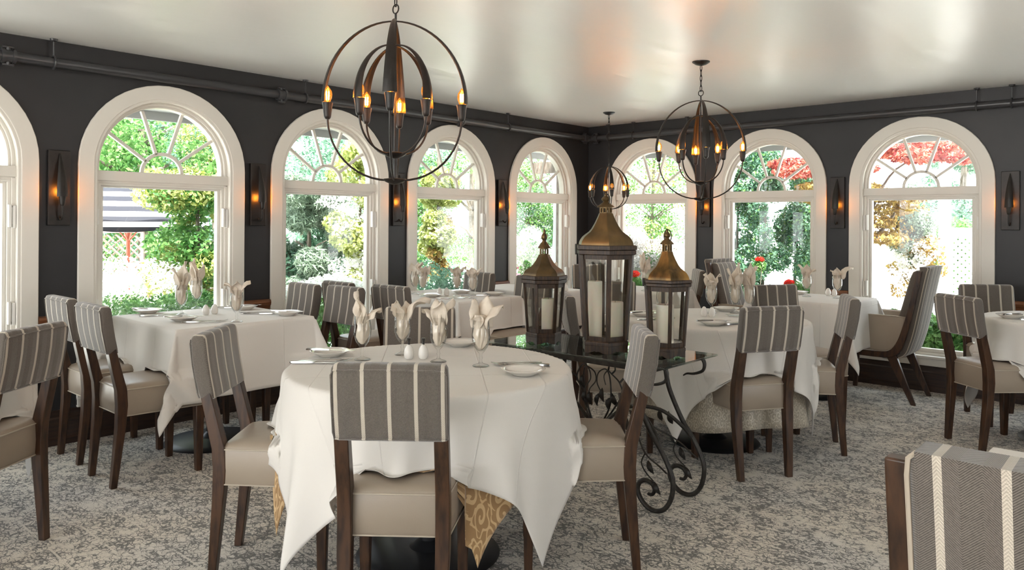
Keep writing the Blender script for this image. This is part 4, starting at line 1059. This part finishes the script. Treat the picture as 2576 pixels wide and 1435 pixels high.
# beyond the left wall, from near to far
plant('flowering_shrub',(-1.60,-4.15),'white flowering shrub outside the awning-view window','shrub',
  [('green',clumps(.2,.95,.45,.45,14,1,.26),2600,.06,1,{}),('whiteflower',clumps(.90,1.30,.50,.40,34,2,.12),1300,.034,2,dict(name='blossoms'))])
plant('clipped_hedge',(-1.05,-4.25),'low green hedge at the foot of the awning-view window','hedge',
  [('green',[(0,y_,.86,.24,.24,.26) for y_ in np.linspace(-.75,.75,9)]+[(0,y_,.35,.24,.24,.35) for y_ in np.linspace(-.75,.75,6)],5200,.034,3,{})])
plant('golden_shrub',(-2.15,-3.40),'tall yellow-green shrub at the right of the awning-view window','shrub',
  [('yellowgreen',clumps(.5,2.15,.30,.38,24,4,.20),4200,.050,4,{}),('green',clumps(1.2,2.4,.2,.4,12,5,.2),1600,.055,5,dict(name='inner_foliage'))],dict(h=2.0,r=.03,br=6,bl=.3))
plant('shade_tree',(-6.3,-2.25),'tree with grey trunk behind the awning','tree',
  [('green',clumps(1.9,3.1,1.2,1.2,30,6,.55),3600,.14,6,{}),('green',clumps(.5,1.7,1.6,1.4,26,7,.42),3200,.11,7,dict(name='low_foliage'))],dict(h=3.0,r=.12,br=7,bl=1.0))
plant('background_tree',(-11.0,-.8),'bluish tree high in the fanlight of the awning-view window','tree',
  [('teal',clumps(.8,4.2,1.8,1.6,40,8,.62),4600,.18,8,{})],dict(h=3.4,r=.12,br=6,bl=1))
plant('background_tree',(-4.75,-1.95),'bright green tree at the upper right of the awning-view window','tree',
  [('yellowgreen',clumps(2.2,3.1,.35,.45,16,9,.28),1500,.085,9,{}),('teal',clumps(1.4,2.8,.45,.5,14,10,.30),1900,.08,10,dict(name='inner_foliage'))],dict(h=2.6,r=.05,br=6,bl=.5))
plant('pine_tree',(-3.10,-1.55),'soft grey-green pine outside the third arched window','tree',
  [('grey_green',clumps(.55,2.05,.42,.46,36,11,.22),9000,.032,11,dict(aspect=6.5)),('teal',clumps(.4,1.5,.4,.4,14,12,.22),2600,.05,12,dict(name='inner_foliage',aspect=3.0))],dict(h=1.9,r=.04,br=9,bl=.35))
plant('flowering_hedge',(-1.45,-2.60),'hedge with white blossoms below the pine','hedge',
  [('green',[(0,y_,.66,.26,.22,.34) for y_ in np.linspace(-.8,.75,9)],3600,.042,13,{}),('whiteflower',[(0,y_,1.02+.05*math.sin(7*y_),.22,.16,.09) for y_ in np.linspace(-.8,.7,14)],1500,.034,14,dict(name='blossoms',aspect=2.6))])
plant('lilac_tree',(-2.00,-1.60),'thin tree with pale blossoms and yellow leaves right of the pine','tree',
  [('yellowgreen',clumps(.6,2.5,.16,.34,20,15,.19),1500,.060,15,{}),('whiteflower',clumps(.7,2.0,.2,.3,24,16,.16),1900,.040,16,dict(name='blossoms'))],dict(h=2.2,r=.025,br=7,bl=.3))
plant('background_tree',(-9.3,2.3),'distant bluish tree in the fanlight above the pine','tree',
  [('teal',clumps(1.2,4.1,1.5,1.3,28,17,.55),2900,.15,17,{})],dict(h=3.0,r=.1,br=6,bl=1))
plant('slender_tree',(-2.40,-.06),'slender yellow-green tree outside the fourth arched window','tree',
  [('yellowgreen',clumps(1.2,2.75,.12,.14,18,18,.17),1700,.060,18,{}),('bronze_leaf',clumps(.9,1.9,.13,.1,9,19,.13),620,.055,19,dict(name='bronze_foliage'))],dict(h=2.6,r=.025,br=7,bl=.2))
plant('round_shrub',(-1.35,-1.00),'bluish round shrub low in the fourth arched window','shrub',
  [('teal',clumps(.3,1.15,.26,.24,16,20,.20),2900,.042,20,{})])
plant('background_tree',(-4.9,1.70),'leafy tree at the left of the fourth arched window','tree',
  [('green',clumps(.7,3.0,.55,.7,22,21,.38),2500,.095,21,{}),('teal',clumps(.7,2.9,.6,.6,12,22,.38),1500,.095,22,dict(name='inner_foliage'))],dict(h=2.6,r=.07,br=6,bl=.7))
plant('background_tree',(-5.9,4.03),'airy tree at the right of the fourth arched window','tree',
  [('green',clumps(1.1,3.3,.6,.6,18,23,.34),1700,.10,23,{})],dict(h=2.8,r=.09,br=6,bl=.7))
plant('leafy_hedge',(-2.85,2.30),'green hedge trees outside the fifth arched window','hedge',
  [('green',clumps(1.0,2.9,.45,.55,26,24,.30),3300,.075,24,{}),('teal',clumps(.8,2.2,.5,.4,12,25,.3),1700,.07,25,dict(name='inner_foliage'))],dict(h=2.4,r=.05,br=6,bl=.5))
plant('rose_bush',(-1.85,1.15),'pink flowering bush below the hedge in the fifth window','shrub',
  [('green',clumps(.6,1.3,.28,.32,12,26,.2),1100,.05,26,{}),('whiteflower',clumps(.7,1.5,.3,.3,14,27,.17),1500,.045,27,dict(name='blossoms')),('pinkflower',clumps(.75,1.3,.3,.35,16,28,.10),420,.036,28,dict(name='pink_blossoms'))])
# market umbrella, trellis and bench
u = thing('patio_umbrella',(-4.05,-3.32,GZ-.28),0,'black and white striped patio umbrella seen through left window','umbrella')
m = MB(); rings = []
for r,z in ((.02,2.40),(.25,2.34),(.55,2.20),(.80,2.05),(.88,1.98),(.89,1.86)):
    rings.append([(r*math.cos(2*PI*k_/48)*(1-.05*(r/1.23)*(.5-.5*math.cos(8*2*PI*k_/48))), r*math.sin(2*PI*k_/48)*(1-.05*(r/1.23)*(.5-.5*math.cos(8*2*PI*k_/48))), z-.03*(r/1.23)*(.5-.5*math.cos(8*2*PI*k_/48))) for k_ in range(48)])
m.loft(rings,False,False); m.build('canopy', M['awning'], u, solid=.004)
m = MB(); m.tube([(.0,.0,0),(.0,.0,2.46)],.022,10); m.build('pole', M['redpole'], u)
for k_ in range(8):
    a = PI/4*k_; m = MB(); m.tube([(0,0,1.72),(.40*math.cos(a),.40*math.sin(a),2.20)],.008,6); m.build('rib', M['redpole'], u)
t = thing('garden_trellis',(-5.55,-2.95,GZ),R(52),'weathered diamond trellis screen behind the left garden bench','trellis')
m = MB()
for s_ in (-1,1):
    for k_ in range(-9,10):
        c_ = k_*.11; pts = []
        for q in np.linspace(-1,1,41):
            x = q*.36; z = 1.0+s_*x+c_
            if .55<z<1.5: pts.append((x,.006*s_,z))
        if len(pts)>1: m.tube([pts[0],pts[-1]],.014,4)
m.build('lattice', M['trellis'], t, smooth=False)
m = MB(); m.box(-.40,-.36,-.03,.03,0,1.58); m.box(.36,.40,-.03,.03,0,1.58); m.box(-.40,.40,-.03,.03,1.52,1.58); m.box(-.40,.40,-.03,.03,.50,.55); m.build('frame', M['trellis'], t, smooth=False)
t = thing('garden_bench',(-2.62,-4.12,GZ),R(60),'weathered wooden garden bench left of the white flowering shrub','bench')
m = MB()
for y_ in (-.18,-.06,.06): m.box(-.42,.42,y_,y_+.10,.42,.45)
m.build('seat', M['trellis'], t, smooth=False)
m = MB(); m.box(-.42,.42,.22,.25,1.05,1.16); 
for q in np.linspace(-.38,.38,7): m.box(q-.02,q+.02,.22,.245,.45,1.06)
m.build('backrest', M['trellis'], t, smooth=False)
for x in (-.38,.38):
    m = MB(); m.box(x-.03,x+.03,-.18,-.12,0,.66); m.box(x-.03,x+.03,-.2,.24,.64,.68); m.build('armrest', M['trellis'], t, smooth=False)
    m = MB(); m.box(x-.03,x+.03,.19,.25,0,1.10); m.build('leg', M['trellis'], t, smooth=False)
# fifth window: pergola post with a white curtain
t = thing('porch_post',(-.88,.66,GZ),0,'dark wooden porch post outside the fifth window','post'); m = MB(); m.box(-.06,.06,-.06,.06,0,2.5); m.build('shaft', M['bark'], t, smooth=False); m = MB(); m.box(-.45,.06,-.05,.05,2.32,2.46); m.build('beam', M['bark'], t, smooth=False)
m = MB(); g = []
for i in range(14):
    t_ = i/13; row = []
    for k_ in range(25):
        q = k_/24; x = (-.10+.20*q)*(1.0-.55*math.sin(PI*min(t_*1.25,1))**2); row.append((x, .03*math.sin(q*22), 2.35-2.1*t_))
    g.append(row)
m.grid(g); o = m.build('porch_curtain', M['canvas_w'], solid=.004, sharp=180); o.location = (-1.22,.95,GZ+.2); tag(o,'white tied curtain hanging outside the fifth arched window','curtain')

# beyond the right wall
plant('dogwood_tree',(-.85,2.70),'airy light-green tree outside the sixth arched window','tree',
  [('green',clumps(1.45,3.1,.7,.75,36,31,.24),2300,.075,31,{}),('yellowgreen',clumps(1.5,3.2,.7,.7,20,32,.24),1000,.075,32,dict(name='light_foliage'))],dict(h=2.6,r=.035,br=9,bl=.7))
plant('dry_shrub',(-.20,1.45),'pale grey twiggy shrub behind the tall lantern','shrub',
  [('dryshrub',clumps(.7,1.5,.35,.32,26,33,.20),6500,.030,33,dict(aspect=2.5)),('green',clumps(.6,1.3,.4,.3,10,34,.2),700,.05,34,dict(name='green_foliage'))])
plant('geranium',(.32,.46),'red geranium low in the window behind the right small lantern','flower',
  [('green',[(0,0,.98,.16,.16,.10)],320,.05,35,{}),('redflower',[(-.02,0,1.12,.07,.07,.035)],260,.022,36,dict(name='blossoms'))],dict(h=1.0,r=.01,br=3,bl=.1))
plant('geranium',(1.835,1.06),'bright red geranium right of the far chair at the round back table','flower',
  [('green',[(.1,0,.93,.20,.14,.16)],520,.05,37,{}),('redflower',[(0,0,1.07,.055,.055,.040)],260,.022,38,dict(name='blossoms'))],dict(h=.9,r=.01,br=3,bl=.1))
plant('geranium',(1.20,1.75),'faint red flower against the arborvitae, farther away','flower',
  [('green',[(0,0,1.20,.07,.07,.07)],120,.04,39,{}),('redflower',[(0,0,1.275,.05,.05,.030)],180,.022,40,dict(name='blossoms'))],dict(h=1.2,r=.008,br=2,bl=.08))
for i,(x,y,h,lab) in enumerate([(.55,2.50,2.55,'leftmost column of arborvitae in the seventh window'),(.93,2.48,2.75,'second column of arborvitae in the seventh window'),(1.22,2.78,2.45,'third column of arborvitae in the seventh window'),(1.42,3.22,2.2,'rightmost lower arborvitae in the seventh window')]):
    bl = []
    rg = random.Random(50+i)
    for q in range(40):
        t_ = rg.random(); a = rg.uniform(0,6.28); r = .27*(1-.55*t_**2)*rg.uniform(.5,1); bl.append((r*math.cos(a),r*math.sin(a),.25+t_*(h-.3),.13,.13,.17))
    plant('arborvitae',(x,y),lab,'tree',[('teal',bl,5200,.042,60+i,dict(aspect=2.0,shell=.4)),('green',bl,1300,.042,70+i,dict(name='light_foliage'))],dict(h=h*.8,r=.03,br=0),group='arborvitae hedge outside the right wall')
mt = plant('japanese_maple',(2.30,2.10),'red-leaved Japanese maple spreading across the right-hand fanlights','tree',
  [('red',[(x,y,z,.30,.26,.075) for x,y,z in ((-.75,-.1,2.30),(-.35,.1,2.42),(-.1,-.3,2.30),(.20,.1,2.50),(.50,0,2.42),(.75,.2,2.52),(.95,.1,2.40),(.40,.4,2.60),(-.95,.2,2.42),(.05,.2,2.55))],2500,.048,81,dict(aspect=2.2)),
   ('bronze_leaf',[(x,y,z,.28,.26,.07) for x,y,z in ((-.55,0,2.12),(-.15,.1,2.10),(.10,-.1,2.02),(.15,.2,1.86),(.02,0,1.72),(.30,.1,1.98),(-.25,-.2,1.98),(.1,.1,1.55),(-.6,.2,2.0))],1700,.046,82,dict(name='bronze_foliage',aspect=2.2))],None)
m = MB()
for pts in ([(-.15,.1,0),(-.12,.05,.8),(-.05,.0,1.4),(.05,0,1.9),(.25,.1,2.3),(.6,.1,2.45)],[(-.10,.03,1.1),(-.25,0,1.6),(-.4,0,2.1),(-.8,.1,2.35)],[(-.05,0,1.4),(.2,.1,1.75),(.3,.1,1.95)]):
    q = catmull(pts,4); m.tube(q,[.026*(1-.75*i/len(q)) for i in range(len(q))],7)
m.build('trunk', M['bark'], mt)
plant('mixed_shrub',(2.50,3.00),'olive and grey shrub in the middle of the eighth window','shrub',
  [('bronze_leaf',clumps(.9,1.85,.28,.25,18,83,.16),1200,.050,83,{}),('grey_green',clumps(.7,2.1,.12,.12,12,84,.16),1500,.045,84,dict(name='grey_foliage')),('whiteflower',clumps(.9,1.7,.3,.3,12,85,.14),900,.045,85,dict(name='pale_leaves'))],dict(h=1.5,r=.02,br=6,bl=.3))
plant('ground_cover',(2.75,1.15),'low leafy ground cover at the foot of the eighth window','plant',
  [('green',[(x,y,.70+.05*math.sin(9*x),.20,.2,.14) for x in np.linspace(-.75,.8,9) for y in (-.15,.2)]+[(x,0,.40,.22,.2,.25) for x in np.linspace(-.7,.7,6)],3600,.060,86,dict(aspect=2.0))])
plant('ground_cover',(2.02,.72),'pale green planting at the foot of the seventh window','plant',
  [('yellowgreen',[(x,0,.72,.14,.14,.10) for x in (-.12,.05,.2)],600,.05,87,{}),('green',[(x,0,.5,.16,.14,.2) for x in (-.3,-.12,.05,.2)],800,.05,88,dict(name='inner_foliage'))])
plant('conifer',(2.25,6.7),'conifers beyond the white lattice fence','tree',
  [('teal',clumps(.8,3.3,1.0,.6,30,89,.36),3600,.10,89,dict(aspect=2.6))],dict(h=2.6,r=.08,br=5,bl=.5))
plant('garden_shrub',(2.67,4.80),'dark green shrub behind the white lattice panel','shrub',[('green',clumps(.5,1.7,.35,.3,18,91,.22),2600,.05,91,{})])
# white fence with a lattice panel and an opening above it
fx = thing('lattice_fence',(2.62,3.55,GZ),R(33),'white vinyl fence post with diamond lattice panel at right','fence')
m = MB(); m.box(.055,.165,-.05,.05,0,2.75); m.box(.04,.18,-.06,.06,2.75,2.80); m.build('post', M['whitepaint'], fx, smooth=False)
m = MB(); m.box(.165,1.6,-.03,.03,1.55,1.66); m.box(.165,1.6,-.03,.03,.42,.55); m.build('rail', M['whitepaint'], fx, smooth=False)
m = MB(); m.box(.165,1.6,-.02,.02,0,.42); m.build('solid_panel', M['whitepaint'], fx, smooth=False)
m = MB()
for s_ in (-1,1):
    for k_ in range(-14,34):
        c_ = k_*.085; q = []
        for x in np.linspace(.165,1.2,60):
            z = 1.05+s_*(x-.6)+(c_-.6)
            if .55<=z<=1.56: q.append((x,.008*s_,z))
        if len(q)>2:
            a,b_ = Vector(q[0]),Vector(q[-1]); d = (b_-a).normalized(); n_ = Vector((-d.z,0,d.x))*.019
            m.hexa([tuple(a-n_+Vector((0,-.004,0))),tuple(b_-n_+Vector((0,-.004,0))),tuple(b_-n_+Vector((0,.004,0))),tuple(a-n_+Vector((0,.004,0))),tuple(a+n_+Vector((0,-.004,0))),tuple(b_+n_+Vector((0,-.004,0))),tuple(b_+n_+Vector((0,.004,0))),tuple(a+n_+Vector((0,.004,0)))])
m.build('lattice', M['whitepaint'], fx, smooth=False)
gw = thing('white_garden_wall',(1.75,5.0,GZ),R(40),'plain white wall low behind the maple in the eighth window','wall')
m = MB(); m.box(-.9,1.0,-.08,.08,0,1.42); m.build('wall_panel', M['whitepaint'], gw, smooth=False); m = MB(); m.box(-.95,1.05,-.11,.11,1.42,1.48); m.build('coping', M['whitepaint'], gw, smooth=False)

# ------------------------------------------------------------------ light, sky, camera
w = bpy.data.worlds.new('sky'); bpy.context.scene.world = w; w.use_nodes = True; nt = w.node_tree; bg = nt.nodes['Background']
tc = N(nt,'ShaderNodeTexCoord'); sp = N(nt,'ShaderNodeSeparateXYZ'); nt.links.new(tc.outputs['Generated'], sp.inputs[0])
cr = N(nt,'ShaderNodeValToRGB'); e = cr.color_ramp.elements; e[0].position = .0; e[0].color = (.97,.985,1,1); e[1].position = .7; e[1].color = (.80,.90,1,1)
nt.links.new(sp.outputs[2], cr.inputs[0]); nt.links.new(cr.outputs[0], bg.inputs[0]); bg.inputs[1].default_value = 1.5
sd = bpy.data.lights.new('sun','SUN'); sd.energy = 8.0; sd.angle = R(3); sd.color = (1,.96,.88); so = bpy.data.objects.new('sun', sd); C.objects.link(so)
so.rotation_euler = Vector((-.35,.30,-.9)).to_track_quat('-Z','Y').to_euler()
cam = bpy.data.cameras.new('camera'); co_ = bpy.data.objects.new('camera', cam); C.objects.link(co_)
r_ = Vector((0.740111,0.672456,0.006247)); u_ = Vector((-.004170,-.004700,.999980)); f_ = Vector((-.672472,.740122,.000674))
co_.matrix_world = Matrix(((r_.x,u_.x,-f_.x,5.0512),(r_.y,u_.y,-f_.y,-6.8131),(r_.z,u_.z,-f_.z,1.34),(0,0,0,1)))
cam.sensor_fit = 'HORIZONTAL'; cam.sensor_width = 36; cam.lens = 1915.5*36/2576; cam.shift_x = 0; cam.shift_y = (558.7-717.5)/2576; cam.clip_start = .05; cam.clip_end = 200
S = bpy.context.scene; S.camera = co_
S.view_settings.view_transform = 'Standard'; S.view_settings.look = 'None'; S.view_settings.gamma = 1; S.view_settings.use_curve_mapping = False; S.view_settings.exposure = 1.93
S.cycles.max_bounces = 10; S.cycles.transparent_max_bounces = 24; S.cycles.diffuse_bounces = 5; S.cycles.glossy_bounces = 4
S.cycles.use_denoising = True; S.cycles.caustics_reflective = False; S.cycles.caustics_refractive = False; S.cycles.sample_clamp_indirect = 6
